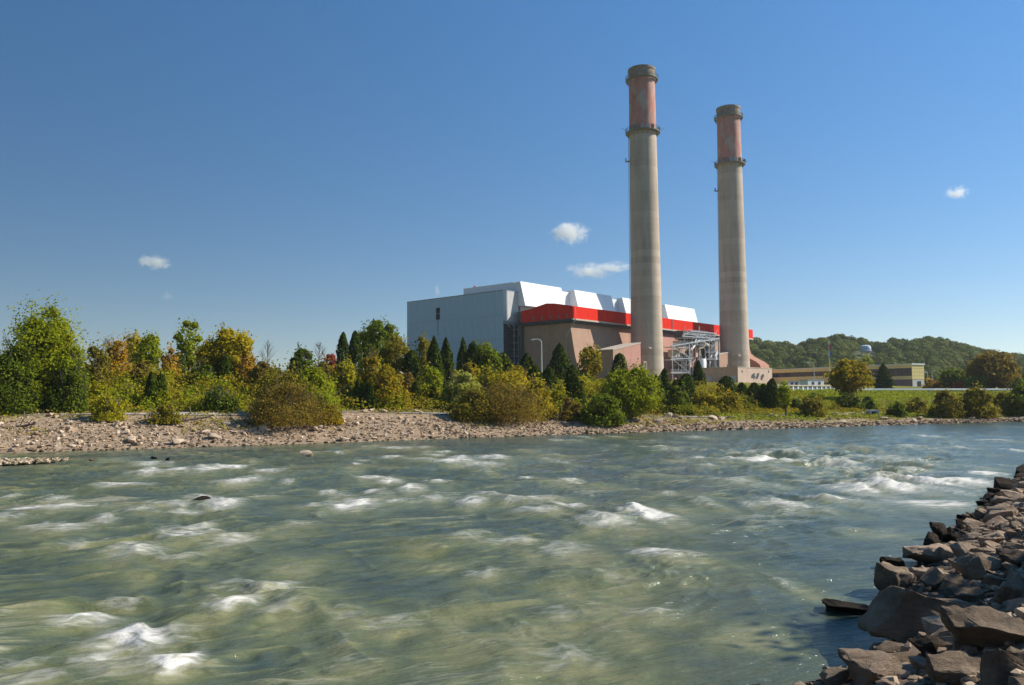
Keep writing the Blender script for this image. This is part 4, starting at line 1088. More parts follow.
tree(133, 380, 332, 20, 'gold', 'small golden tree with ragged crown left of the twin low junipers', dens=.9, z0f=.15, loose=.5)
tree(149, 382, 334, 26, 'bright', 'small yellowish green tree directly behind the twin low junipers', z0f=.15, loose=.4)
shrub(169, 384, 346, 20, 'orange', 'rusty orange shrub left of the first tall juniper')
shrub(140, 388, 362, 26, 'brown', 'brownish shrub low behind the twin junipers')
shrub(155, 396, 370, 22, 'mixed', 'leafy mixed shrub behind the left one of the twin junipers')
shrub(95, 405, 380, 30, 'yellow', 'low yellow green shrub at the foot of the huge left bush')
shrub(130, 403, 384, 32, 'weed', 'low yellowish weedy shrub above the gravel at left', dens=.8)
tree(188, 381, 319, 26, 'bright', 'tall thin wispy yellow green tree above the first tall juniper', dens=.6, loose=.4, shape='vase')
tree(208, 384, 337, 26, 'gold', 'golden green tree between the wispy tree and the round orange tree', z0f=.12)
tree(230, 384, 328, 46, 'gold', 'round golden orange autumn tree, largest of the orange trees', z0f=.15)
shrub(244, 386, 350, 30, 'orange', 'orange shrub under the right side of the round golden tree')
shrub(200, 390, 362, 30, 'dark', 'dark green undergrowth shrub below the wispy tree')
shrub(219, 411.5, 385, 35, 'dark', 'rounded very dark green bush just above the gravel path', Y=float(shore_y(-31) + 13.2 / .88), dens=1.2, loose=.12)
shrub(262, 392, 360, 30, 'brown', 'brown olive shrub right of the orange trees')
shrub(302, 385, 347, 34, 'dark', 'dark green domed shrub on the skyline above the wide bush')
shrub(272, 405, 368, 32, 'olive', 'olive shrub left behind the wide brownish bush')
shrub(312, 413, 367, 54, 'bright', 'bright green leafy shrub behind the wide brownish bush')
shrub(290, 425, 384, 76, 'brown', 'wide brownish olive bush on the gravel edge, left of centre', dens=1.0, loose=.7, leaf=.18)
shrub(284, 414, 371, 58, 'olive', 'olive green shrub rising directly behind the wide brownish bush', loose=.5)
shrub(331, 425, 404, 22, 'mixed', 'small green bush at the right foot of the wide brownish bush')
shrub(330, 382, 353, 22, 'red', 'dark reddish shrub on the skyline left of the twin tall junipers')
shrub(322, 392, 360, 26, 'olive', 'olive shrub below the reddish shrub')
shrub(345, 393, 360, 28, 'yellow', 'yellow tinged shrub below the twin tall junipers')
tree(380, 382, 319, 44, 'green', 'full round green tree left of the blue-grey building', z0f=.12)
tree(396, 384, 334, 30, 'olive', 'thin olive tree on the right side of the full green tree', z0f=.12, dens=.6, loose=.4)
tree(424, 386, 333, 18, 'olive', 'narrow olive tree in front of the blue-grey wall', dens=.7, z0f=.12)
shrub(372, 403, 350, 34, 'mixed', 'tall orange tinged shrub below the full green tree')
shrub(385, 408, 366, 46, 'mixed', 'yellow green shrub mass above the gravel, left of the pale shrub', dens=1.1)
shrub(405, 405, 372, 34, 'brown', 'brown green shrub between the mixed shrubs and the pale shrub')
shrub(352, 404, 384, 24, 'dark', 'low dark shrub at the foot of the small juniper cluster')
shrub(430, 402, 368, 34, 'bright', 'green shrub in front of the pointed junipers, left of the pale shrub')
shrub(462, 412, 369, 42, 'pale', 'pale whitish green shrub near the centre of the bank')
shrub(488, 404, 366, 36, 'yellow', 'yellow green shrub right behind the pale shrub')
shrub(506, 423, 382, 78, 'brown', 'broad brown bush near the water in the centre', dens=1.0, loose=.7, leaf=.2)
shrub(514, 412, 371, 66, 'gold', 'golden green shrub rising behind the broad central brown bush', loose=.5)
shrub(474, 420, 388, 44, 'olive', 'lower left shoulder bush of the broad central bush')
shrub(537, 418, 378, 36, 'gold', 'golden yellow bush at the right end of the broad central bush')
tree(486, 385, 341, 34, 'green', 'small green tree against the blue-grey wall', z0f=.1)
shrub(519, 394, 366, 34, 'mixed', 'mixed shrub below the rounded juniper')
shrub(452, 392, 368, 26, 'olive', 'olive shrub between the pointed junipers')
shrub(470, 388, 362, 24, 'mixed', 'mixed green shrub beneath the two middle junipers')
tree(590, 383, 345, 25, 'mixed', 'small autumn tinted tree in front of the brown wall', z0f=.15)
shrub(577, 404, 374, 34, 'yellow', 'yellow green shrub left of the big light green tree')
shrub(556, 408, 382, 30, 'yellow', 'yellowish shrub below the largest dark juniper')
tree(632, 421, 364, 54, 'bright', 'big light green tree standing near the shore left of the chimney foot', z0f=.08)
shrub(612, 408, 372, 30, 'bright', 'light green shrub leaning on the left of the big light green tree')
shrub(602, 424, 393, 46, 'green', 'rounded green bush on the stony shore, left of the big light tree')
shrub(652, 412, 386, 30, 'bright', 'light green shrub right of the big light green tree')
shrub(570, 420, 398, 26, 'brown', 'brownish low bush above the stony shore')
shrub(678, 414, 386, 30, 'green', 'green rounded bush below the middle junipers')
shrub(706, 411, 390, 26, 'gold', 'golden green bush below the tall pointed juniper')
shrub(728, 412, 392, 28, 'mixed', 'mixed bush below the tan low building')
shrub(748, 411, 395, 24, 'bright', 'light green bush right of the mixed bush')
tree(786, 417, 381, 15, 'bright', 'thin young tree with light leaves beside the path', z0f=.25, dens=.7)
shrub(796, 412, 399, 16, 'dark', 'small dark bush right of the thin young tree')
shrub(811, 417, 397, 26, 'olive', 'rounded olive bush beside the path right of the young tree')
tree(852, 404, 360, 42, 'mixed', 'round golden brown tree standing on the grass right of the white posts', Y=150, z0f=.22, zb=float(at(852, 404, 150).z))
shrub(849, 411, 393, 30, 'dark', 'dark green bush under the round golden brown tree')
shrub(868, 411, 396, 20, 'green', 'green bush right below the golden brown tree')
shrub(897, 417, 401, 22, 'green', 'small green bush right of the culvert')
shrub(917, 414, 398, 26, 'olive', 'olive bush between the small green bush and the tall grey green one')
shrub(946, 418, 389, 32, 'olive', 'tall rounded olive bush near the shore at right')
shrub(976, 418, 387, 38, 'olive', 'broad greenish brown bush near the shore at right')
shrub(1003, 415, 391, 26, 'olive', 'olive bush right of the broad greenish bush')
shrub(1022, 416, 386, 30, 'dark', 'dark bush on the right picture edge')
tree(995, 396, 351, 46, 'brown', 'large brown autumn tree at right before the hill', Y=225, z0f=.12, dens=1.2, zb=5.0)
tree(957, 392, 369, 30, 'green', 'light green tree left of the large brown tree', Y=235, z0f=.1, zb=5.0)
tree(1018, 394, 377, 20, 'green', 'green tree right of the large brown tree', Y=225, z0f=.1, zb=5.0)
tree(975, 393, 376, 24, 'green', 'green tree in front of the large brown tree', Y=222, z0f=.1, zb=5.0)
shrub(957, 389.5, 380.5, 17, 'red', 'bright red shrub behind the white guardrail', Y=232, zb=5.2)
shrub(932, 389.5, 379, 18, 'orange', 'orange brown shrub behind the guardrail beside the lamp posts', Y=240, zb=5.2)
shrub(943, 389.5, 381, 12, 'orange', 'small orange shrub between the red shrub and the lamp posts', Y=238, zb=5.2)
tree(867, 372, 355, 18, 'bright', 'light green tree behind the golden brown tree, by the yellow roof', Y=380, z0f=.1, zb=8)
# spruce in front of the yellow building
x, Y_, z = plant_place(884, 390, 240); z = 5.5
h = at(884, 363.5, 240).z - z; w = 19 * 240 / 790
sp_ = empty('spruce_tree', (x, Y_, z), 0, label='dark spreading spruce in front of the yellow building windows', cat='spruce')
C, Nn, rs = juniper_mesh(77, 3600, 1.2, 0); C[:, 0] *= w * (1 + .3 * np.sin(C[:, 2] * 40)); C[:, 1] *= w; C[:, 2] *= h
mobj('foliage', leaves_mesh('needles', C, Nn * np.array([1, 1, -.3]), .8, .5, rs), LEAF['juniper'], sp_)
MB().cyl((0, 0, -2), (0, 0, h * .9), .25, .05, 6).build('trunk', BARK, sp_)

JUN = [(178, 381, 351.5, 13, 'tall dark juniper beneath the wispy yellow green tree', 2), (151, 397, 370.5, 10, 'left and greener one of two small junipers on the left slope', 1),
 (160.5, 397, 372.5, 10.5, 'right and darker one of two small junipers on the left slope', 2), (225, 382, 354, 13.5, 'dark rounded juniper in front of the round golden tree', 1),
 (343, 368, 331, 12, 'left of the twin tall junipers on the skyline', 1), (355, 372, 329.5, 12.5, 'right of the twin tall junipers on the skyline', 1),
 (358, 400, 377, 7, 'leftmost stem-like small juniper of the low cluster', 1), (364, 402, 380, 7, 'middle small juniper of the low cluster', 1), (371, 404, 382, 7, 'right small juniper of the low cluster', 1),
 (412, 384, 349, 15, 'dark blunt juniper at the left foot of the blue-grey wall', 2), (434, 388, 334.5, 17, 'sharply pointed tall juniper in front of the blue-grey wall', 0),
 (446, 386, 336, 17, 'juniper half hidden behind the sharply pointed one', 0), (463, 382, 336.5, 12, 'slim dark juniper near the middle of the blue-grey wall', 0),
 (473, 384, 341, 16, 'dark juniper between the slim one and the small green tree', 1), (503, 384, 352, 18, 'rounded stubby juniper at the right corner of the blue-grey wall', 1),
 (527, 386, 352, 20, 'green juniper below the stair tower', 0), (535, 394, 364, 16, 'small juniper in front of the dark brown end wall', 1),
 (416, 402, 380, 9, 'small dark juniper amid shrubs left of the pale shrub', 2), (433, 400, 384, 7, 'very small dark juniper just left of the pale shrub', 2), (446, 402, 388, 8, 'tiny dark juniper at the left foot of the pale shrub', 2),
 (560, 388, 342, 24, 'largest dark juniper, in front of the brown building corner', 0), (573, 396, 364, 15, 'dark juniper at the right foot of the largest juniper', 1), (578, 406, 381, 12, 'low dark juniper beside the yellow green shrub', 2),
 (549, 390, 366, 14, 'dark juniper at the left foot of the largest juniper', 1), (620, 384, 352.5, 13, 'dark juniper against the pinkish shed', 2), (657, 400, 374, 12, 'left of a close pair of junipers under the left chimney', 1),
 (665, 399, 367.5, 11, 'right and taller of a close pair of junipers under the left chimney', 1), (676.5, 394, 379, 9, 'short juniper between the close pair and the blunt one', 2),
 (687, 400, 373, 15, 'blunt leaning juniper below the steel framework', 2), (699, 392, 359.5, 13, 'tall pointed juniper in front of the white tank', 0), (696, 392, 380, 7, 'tiny juniper at the left foot of the tall pointed one', 2),
 (727, 397, 375.5, 15, 'juniper in front of the shaded wall of the low tan building', 2), (742, 398, 382, 11, 'juniper below the corner of the low tan building', 1),
 (755, 405, 382, 12, 'left juniper of the trio below the dark shapes', 2), (764, 406, 383, 11, 'middle juniper of the trio below the dark shapes', 2), (773, 408, 377.5, 13, 'right and tallest juniper of the trio below the dark shapes', 1)]
for (px, pyb, pyt, w_, lab, fo) in JUN:
    juniper(px, pyb, pyt, w_, lab, None, fo)
# bare trees on the skyline
for (px, pyb, pyt, lab) in ((267, 372, 341, 'bare leafless small tree on the skyline right of the golden tree'), (319, 368, 343, 'bare thin trunk on the skyline left of the reddish shrub'), (108, 372, 337, 'bare twiggy small tree on the skyline above the orange shrub'), (405, 375, 337, 'bare twiggy small tree at the left corner of the blue-grey wall')):
    x, Y_, z = plant_place(px, pyb); top = at(px, pyt, Y_).z; h = top - z; rs = RS(int(px))
    o = empty('bare_tree', (x, Y_, z - .2), 0, label=lab, cat='bare tree', group='leafless small trees')
    MB().cyl((0, 0, -.4), (0, 0, h), .07, .02, 5).build('trunk', TWIG, o)
    mb = MB()
    for i in range(26):
        z0 = h * rs.uniform(.35, .95); t = rs.uniform(0, 6.28); L = (h - z0) * .5 + .5
        e_ = Vector((L * .6 * math.cos(t), L * .6 * math.sin(t), z0 + L)); mb.cyl((0, 0, z0), e_, .035, .012, 4)
        mb.cyl(Vector((0, 0, z0)).lerp(e_, .5), e_ + Vector((rs.uniform(-.4, .4), rs.uniform(-.4, .4), .2)), .02, .01, 4)
    mb.build('branches', TWIG, o)

# --- undergrowth on the slope (uncountable)
def undergrowth(name, n, dlo, dhi, xlo, xhi, kind, hmax, seed, size, thr=.0, label=None, lowx=None):
    rs = RS(seed)
    x = rs.uniform(xlo, xhi, n * 3); d = rs.uniform(dlo, dhi, n * 3)
    y = shore_y(x) + d / .88
    m = fbm(x / 5, y / 5, seed, 3); keep = (m > thr) & (np.abs(x / y) < .74)
    if lowx is not None: keep &= (x < lowx) | (rs.uniform(0, 1, len(x)) < .35)
    x, y, m, d = x[keep][:n], y[keep][:n], m[keep][:n], d[keep][:n]
    z = far_z(x, y)
    hh = hmax * np.clip((m - thr) * 3.2, .15, 1) * rs.uniform(0, 1, len(x)) ** .8
    if lowx is not None: hh = np.where(x > lowx, hh * .3, hh)
    C = np.stack([x, y, z + hh + .05], 1)
    Nn = np.stack([x * 0, x * 0 - .3, x * 0 + 1], 1)
    o = mobj(name, leaves_mesh(name, C, Nn, size, .7, rs, up=.4), LEAF[kind])
    return tag(o, label=label, cat='undergrowth', kind='stuff')
undergrowth('undergrowth', 120000, 13.6, 62, -75, 62, 'weed', 1.5, 11, .29, .16, 'yellowish green weeds and brambles covering the far bank slope', 42)
undergrowth('beach_grass', 7000, 3.5, 11, -62, 130, 'weed', .35, 17, .22, .56, 'sparse tufts of yellow green grass scattered over the gravel shore')
undergrowth('dry_grass', 16000, 9.0, 30, -75, 130, 'dry', .5, 12, .28, .42, 'dry brownish grass along the upper edge of the gravel')
undergrowth('green_grass', 56000, 6, 90, 30, 135, 'bright', .35, 13, .36, .20, 'rough green grass on the bank right of the chimneys')
undergrowth('brush', 26000, 18, 60, -75, 40, 'mixed', 3.0, 14, .36, .50, 'taller autumn tinted brush between the shrubs')
undergrowth('shore_weeds', 9000, 13.2, 19, 35, 140, 'mixed', .9, 15, .34, .40, 'mixed low weeds along the path at the right')

rs = RS(61); Cs = []; Ns = []
for k in range(520):
    x = rs.uniform(-74, 66); d = 15 + 45 * rs.uniform(0, 1) ** 1.1; y = float(shore_y(x)) + d / .88
    if abs(x / y) > .72: continue
    if x > 24 and rs.uniform() < .6: continue
    r = rs.uniform(.7, 1.8) * (1 if x < 24 else .7); n = int(150 * r)
    dd = rs.normal(0, 1, (n, 3)); dd /= np.linalg.norm(dd, axis=1)[:, None]; dd[:, 2] = np.abs(dd[:, 2])
    rr = r * rs.uniform(.2, 1, n) ** .5 * (1 + .5 * np.abs(rs.normal(0, .5, n)))
    Cs.append(np.array([x, y, float(far_z(x, y)) + .1]) + dd * rr[:, None] * np.array([1.1, 1.1, rs.uniform(.8, 1.5)])); Ns.append(dd)
Cs = np.concatenate(Cs); Ns = np.concatenate(Ns); sel = rs.uniform(0, 1, len(Cs)) < .5
ci = (fbm(Cs[:, 0] / 4, Cs[:, 1] / 4, 19, 2) > .5)
tag(mobj('green_thicket', leaves_mesh('green_thicket', Cs[ci], Ns[ci], .32, .7, rs), LEAF['bright']), label='tangled low yellow green thicket filling the far bank slope', cat='thicket', kind='stuff')
tag(mobj('autumn_thicket', leaves_mesh('autumn_thicket', Cs[~ci], Ns[~ci], .32, .7, rs), LEAF['mixed']), label='tangled low autumn coloured thicket filling the far bank slope', cat='thicket', kind='stuff')

# ------------------------------------------------------------------ wooded hill behind
RIDGE_PX = [560, 620, 700, 750, 768, 790, 803, 815, 838, 852, 866, 880, 893, 905, 930, 945, 962, 985, 1005, 1024, 1060, 1120, 1250]
RIDGE_PY = [368, 358, 348, 340, 343, 346, 344, 341, 337, 339, 341, 345, 341, 342, 339.5, 342, 347, 352, 355, 357, 356, 352, 350]
_r = np.array([(lambda p: (p.x / p.y, p.z))(at(a, b, 700)) for a, b in zip(RIDGE_PX, RIDGE_PY)])
def hill_z(x, y):
    b_ = x / y
    zr = np.interp(b_, _r[:, 0], _r[:, 1]) - 9.0
    t = sstep(420, 690, y) * (1 - .5 * sstep(900, 1500, y))
    return 6 + (zr - 6) * t * sstep(.02, .12, b_)
ys_ = np.concatenate([np.linspace(395, 720, 40), np.linspace(740, 1600, 20)]); bs_ = np.linspace(.0, 1.2, 110)
Yh, Bh = np.meshgrid(ys_, bs_, indexing='ij'); Xh = Yh * Bh
zh = hill_z(Xh, Yh)
m_hill = mat_plain('forest_floor', (.06, .07, .025), .95, .3, .03)
tag(mobj('wooded_hill', np_mesh('wooded_hill', np.stack([Xh, Yh, zh], -1).reshape(-1, 3), grid_faces(len(ys_), len(bs_)), True), m_hill), kind='structure')
rs = RS(5); Cs = []; Ns = []
nt_ = 0
for k in range(1500):
    y = 400 + 330 * rs.uniform(0, 1) ** .8; b_ = rs.uniform(.20, .74); x = b_ * y
    if 430 > y and b_ < .52 and rs.uniform() < .3: continue
    if abs(b_ - .448) < .016 and 520 < y < 640: continue
    r = rs.uniform(2.8, 7.6); hgt = rs.uniform(6.5, 12)
    if b_ < .285: r *= .8
    z = float(hill_z(x, y))
    n = int(r * r * 9)
    d = rs.normal(0, 1, (n, 3)); d /= np.linalg.norm(d, axis=1)[:, None]; d[:, 2] = np.abs(d[:, 2]) * 1.0 - .25
    lump = 1 + .35 * (vn(d[:, 0] * 2.4 + k, d[:, 1] * 2.4 + d[:, 2] * 2, k) - .5)
    Cs.append(np.array([x, y, z + hgt - r * .85]) + d * (r * lump * rs.uniform(.85, 1.0, n))[:, None]); Ns.append(d)
Cs = np.concatenate(Cs); Ns = np.concatenate(Ns)
tag(mobj('hill_forest', leaves_mesh('hill_forest', Cs, Ns * 2.6, 1.35, .8, rs), LEAF['hill']), label='dense dark green forest covering the distant hill', cat='forest', kind='stuff')

# ------------------------------------------------------------------ rocks
M_ROCK = []
def rock_mat(name, cols, bump=.95, dark=None):
    m, nt, b = new_mat(name)
    n = noise_node(nt, 1.6, 9, .68); r = ramp(nt, [(.28, cols[0]), (.48, cols[1]), (.72, cols[2])]); nt.links.new(n.outputs['Fac'], r.inputs[0])
    oi = N(nt, 'ShaderNodeObjectInfo'); mm = N(nt, 'ShaderNodeMapRange'); mm.inputs['To Min'].default_value = .72; mm.inputs['To Max'].default_value = 1.2
    nt.links.new(oi.outputs['Random'], mm.inputs['Value'])
    mx = N(nt, 'ShaderNodeVectorMath', operation='SCALE'); nt.links.new(r.outputs[0], mx.inputs[0]); nt.links.new(mm.outputs[0], mx.inputs['Scale'])
    gp = N(nt, 'ShaderNodeNewGeometry'); sx = N(nt, 'ShaderNodeSeparateXYZ'); nt.links.new(gp.outputs['Position'], sx.inputs[0])
    wr = N(nt, 'ShaderNodeMapRange'); wr.inputs['From Min'].default_value = .10; wr.inputs['From Max'].default_value = .42; wr.inputs['To Min'].default_value = .30; nt.links.new(sx.outputs['Z'], wr.inputs['Value'])
    wx_ = N(nt, 'ShaderNodeVectorMath', operation='SCALE'); nt.links.new(mx.outputs[0], wx_.inputs[0]); nt.links.new(wr.outputs[0], wx_.inputs['Scale'])
    nt.links.new(wx_.outputs[0], b.inputs['Base Color']); b.inputs['Roughness'].default_value = .9; b.inputs['Specular IOR Level'].default_value = .08
    nb = noise_node(nt, 5, 10, .72, stretch=(1, 1, 2.4)); bp_ = N(nt, 'ShaderNodeBump'); bp_.inputs['Strength'].default_value = bump; bp_.inputs['Distance'].default_value = .16
    nt.links.new(nb.outputs['Fac'], bp_.inputs['Height']); nt.links.new(bp_.outputs[0], b.inputs['Normal'])
    return m
RK_TAN = rock_mat('tan_sandstone', [(.20, .14, .09), (.42, .31, .215), (.58, .45, .33)])
RK_BROWN = rock_mat('brown_rock', [(.10, .074, .048), (.25, .185, .125), (.43, .33, .225)])
RK_DARK = rock_mat('dark_wet_rock', [(.025, .02, .014), (.065, .048, .033), (.12, .09, .062)])
RK_PALE = rock_mat('pale_shore_stone', [(.32, .23, .15), (.54, .41, .29), (.68, .54, .40)], .4)
def rock_mesh(seed, npts=16, flat=.6, sub=0, disp=.04, slab=0.0):
    rs = RS(seed); bm = bmesh.new()
    P_ = rs.normal(0, 1, (npts, 3)); P_ /= np.linalg.norm(P_, axis=1)[:, None]
    P_ = np.sign(P_) * np.abs(P_) ** .62; P_ *= np.array([.5, .42, .5 * flat]) * rs.uniform(.8, 1.15, (npts, 1)); 
    for p_ in P_: bm.verts.new(p_)
    r_ = bmesh.ops.convex_hull(bm, input=bm.verts[:])
    bmesh.ops.delete(bm, geom=list({g for g in r_['geom_interior'] + r_['geom_unused'] if isinstance(g, bmesh.types.BMVert)}), context='VERTS')
    if sub:
        bmesh.ops.bevel(bm, geom=bm.edges[:], offset=.012, segments=1, affect='EDGES')
        bmesh.ops.triangulate(bm, faces=bm.faces[:])
        bmesh.ops.subdivide_edges(bm, edges=bm.edges[:], cuts=sub, use_grid_fill=True)
        bm.normal_update()
        co = np.array([v.co for v in bm.verts]); no = [v.normal.copy() for v in bm.verts]
        q = (fbm(co[:, 0] * 4 + seed, co[:, 1] * 4 + co[:, 2] * 3, seed, 4) - .5) * 2 + .6 * (np.abs(vn(co[:, 2] * 11 + co[:, 0] * 3, co[:, 1] * 2, seed + 9) - .5) - .25)
        for v, n_, a_ in zip(bm.verts, no, q): v.co += n_ * float(a_) * disp
    m = bpy.data.meshes.new('rock'); bm.to_mesh(m); bm.free()
    m.polygons.foreach_set('use_smooth', np.full(len(m.polygons), bool(sub)))
    if sub:
        try: m.set_sharp_from_angle(angle=rad(28))
        except Exception: pass
    return m
HI = {k: [rock_mesh(300 + i, 13 + i % 5, (.62, .5, .75, .42)[i % 4], 5, .085) for i in range(8)] for k in ('tan',)}['tan']
LO = [rock_mesh(400 + i, 12 + i % 4, (.65, .5, .8, .42)[i % 4], 0) for i in range(12)]
MID = [rock_mesh(500 + i, 14 + i % 4, (.62, .5, .75, .38)[i % 4], 1, .05) for i in range(12)]
_mc = {}
def with_mat(me, mat):
    k = (me.name, mat.name)
    if k not in _mc:
        c = me.copy(); c.materials.clear(); c.materials.append(mat); _mc[k] = c
    return _mc[k]
def rock(me, mat, loc, sc, rot, name='boulder', **k):
    o = mobj(name, with_mat(me, mat)); o.location = loc; o.scale = sc; o.rotation_euler = rot; tag(o, **k); return o
# named large boulders of the near bank: px centre, py of foot, width px, height px
BIG = [
 (925, 640, 96, 50, 0, RK_BROWN, 1.0, 'largest dark brown boulder lying at the water edge in the right foreground', .25),
 (866, 690, 62, 36, 6, RK_TAN, .9, 'flat-topped sunlit tan boulder at the bottom edge by the water', .1),
 (896, 594, 46, 34, 4, RK_BROWN, .9, 'rounded brown boulder at the water left of the long slab', .5),
 (930, 567, 46, 21, 1, RK_TAN, .8, 'long tan slab rock at the water edge above the rounded brown boulder', -.2),
 (937, 542, 17, 19, 6, RK_DARK, .9, 'small pointed dark rock standing up at the waterline', .3),
 (893, 571, 26, 12, 3, RK_DARK, .7, 'low wet black rock in the water left of the tan slab', 0),
 (990, 656, 84, 40, 5, RK_BROWN, 1.1, 'broad layered sloping boulder at the right edge below the middle', -.35),
 (978, 582, 44, 30, 7, RK_BROWN, .9, 'shaded brown boulder upslope of the tan slab', .2),
 (1014, 604, 40, 28, 2, RK_BROWN, 1., 'shadowed boulder at the right picture edge above the layered boulder', .3),
 (958, 688, 58, 30, 4, RK_BROWN, .9, 'dark boulder at the bottom edge right of the flat-topped tan one', -.1),
 (806, 690, 56, 20, 1, RK_DARK, .8, 'low dark rock at the waterline on the bottom edge', .1),
 (1012, 690, 50, 40, 0, RK_BROWN, 1., 'dark boulder in the bottom right corner', .4),
 (850, 616, 56, 9, 3, RK_DARK, .8, 'nearly submerged dark ledge poking out of the water', .0),
 (908, 628, 30, 26, 6, RK_DARK, .9, 'dark rock wedged at the left foot of the largest boulder', .5),
 (955, 556, 22, 12, 5, RK_TAN, .8, 'small tan rock right of the long slab', .3),
 (968, 610, 40, 20, 3, RK_BROWN, .8, 'flat brown rock behind the largest boulder', -.2),
 (996, 548, 30, 14, 1, RK_TAN, .8, 'sunlit flat tan rock upslope near the right edge', .2),
 (933, 660, 40, 22, 7, RK_DARK, .8, 'dark rock between the largest boulder and the bottom edge', .2),
 (1010, 570, 30, 18, 6, RK_BROWN, .9, 'brown rock near the right edge beneath the sunlit flat one', .1),
 (985, 520, 22, 10, 4, RK_TAN, .8, 'tan rock midway up the narrow part of the near bank', .4),
]
taken = []
for (px, py, w, h, mi, mt, dep, lab, rz) in BIG:
    p = march(px, py - 2, near_z, 5, 60, .1)
    if p is None or near_p(p.x, p.y) < -.5: p = at_z(px, py - 2, 0.0)
    s = p.y / F_PX * math.hypot(1, (px - 512) / F_PX); Wd = w * s
    me = HI[mi]; bb = me.vertices
    zs = [v.co.z for v in bb]; hz = max(zs) - min(zs)
    Hh = h * s * .96
    rock(me, mt, (p.x + (p.x / p.y) * Wd * .22, p.y + Wd * .22, p.z + Hh * .26), (Wd * 1.0, Wd * dep, Hh / hz * 1.08), (RS(mi + int(px)).uniform(-.15, .15), RS(int(px)).uniform(-.12, .12), rz),
         label=lab, cat='boulder', group='large boulders of the near bank')
    taken.append((p.x, p.y + Wd * .25, Wd * .5))
REFS = [((CAM + Vector((a, b_, 0)) - CAM), 0) for a, b_, c in taken]
SHORT = ['the largest boulder', 'the flat-topped tan boulder', 'the rounded brown boulder', 'the long tan slab', 'the pointed dark rock', 'the low wet black rock', 'the broad layered boulder', 'the shaded upslope boulder',
 'the shadowed right edge boulder', 'the dark bottom edge boulder', 'the low waterline rock', 'the bottom right corner boulder', 'the submerged ledge', 'the wedged dark rock', 'the small slab-side tan rock', 'the flat brown rock',
 'the sunlit upslope rock', 'the dark foreground rock', 'the brown right edge rock', 'the halfway tan rock']
def project(x, y, z):
    v = Vector((x, y, z)) - CAM; d = v.dot(fwd); return 512 + F_PX * v.dot(CR) / d, 342.5 - F_PX * v.dot(CU) / d
def rock_label(x, y, z, s, cls, p_):
    px, py = project(x, y, z); tone = ('tan', 'brown', 'dark wet')[cls]; spx = s * F_PX / y
    size = 'large' if spx > 26 else 'middling' if spx > 20 else 'medium' if spx > 15 else 'small' if spx > 11 else 'tiny'
    best = min(range(len(BIG)), key=lambda i: (BIG[i][0] - px) ** 2 + (BIG[i][1] - BIG[i][3] * .5 - py) ** 2)
    dx = px - BIG[best][0]; dy = py - (BIG[best][1] - BIG[best][3] * .5); dist = math.hypot(dx, dy)
    if px > 1030: return '%s %s rock %s near the frame edge, %s the near bank' % (size, tone, 'low' if p_ < 3 else 'midway' if p_ < 4.5 else 'high', 'nearest part of' if y < 12 else 'front of' if y < 18 else 'middle of' if y < 26 else 'far part of' if y < 34 else 'farthest part of')
    if dist < 75:
        w = 'right of' if dx > abs(dy) else 'left of' if -dx > abs(dy) else 'below' if dy > 0 else 'above'
        return '%s %s rock %s%s %s' % (size, tone, 'just ' if dist < 28 else 'close ' if dist < 45 else 'farther ', w, SHORT[best])
    pos = 'at the waterline' if p_ < .5 else 'low on the slope' if p_ < 1.6 else 'midway up the slope' if p_ < 2.8 else 'high on the slope'
    band = 'tip' if y > 36 else 'far part' if y > 28 else 'middle part'
    return '%s %s rock %s, far narrowing %s of the near bank' % (size, tone, pos, band)
rs = RS(21); cnt = 0; tries = 0; pts_ = list(taken)
labs = {0: 'sunlit tan riprap rock on the narrow far end of the near bank', 1: 'brown riprap rock among the boulders of the near bank', 2: 'dark wet rock along the near bank waterline'}
while cnt < 250 and tries < 60000:
    tries += 1
    t = rs.uniform(0, 1) ** 1.5 * 42 - 3; p_ = rs.uniform(-.45, 3.6 + t * .10)
    x = NBX + t * NDX + p_ * NDY; y = NBY + t * NDY - p_ * NDX
    if y < 6 or x / y > .72 or x / y < .2 or (12.6 < y < 18 and p_ < .75): continue
    pxr = rs.uniform(14, 42) if y < 22 else rs.uniform(10, 26)
    s = pxr * y / F_PX
    s = min(max(s, .22), 1.25)
    if any((x - a) ** 2 + (y - b_) ** 2 < (.38 * (s + c * 2 if c else s)) ** 2 * .8 for a, b_, c in pts_): continue
    pts_.append((x, y, s * .5))
    z = float(near_z(x, y)); cls = 2 if p_ < .35 else (0 if (y > 18 or rs.uniform() < .3) else 1)
    mt = (RK_TAN, RK_BROWN, RK_DARK)[cls]
    rock((HI if s * F_PX / y > 24 and False else MID)[rs.randint(12)], mt, (x, y, z + s * .10), (s * rs.uniform(.9, 1.3), s * rs.uniform(.8, 1.2), s * rs.uniform(.7, 1.3)),
         (rs.uniform(-.45, .45), rs.uniform(-.45, .45), rs.uniform(0, 6.28)), name='rock', label=rock_label(x, y, z, s, cls, p_), cat='rock', group=('tan riprap rocks of the near bank', 'brown riprap rocks of the near bank', 'wet rocks at the near waterline')[cls])
    cnt += 1
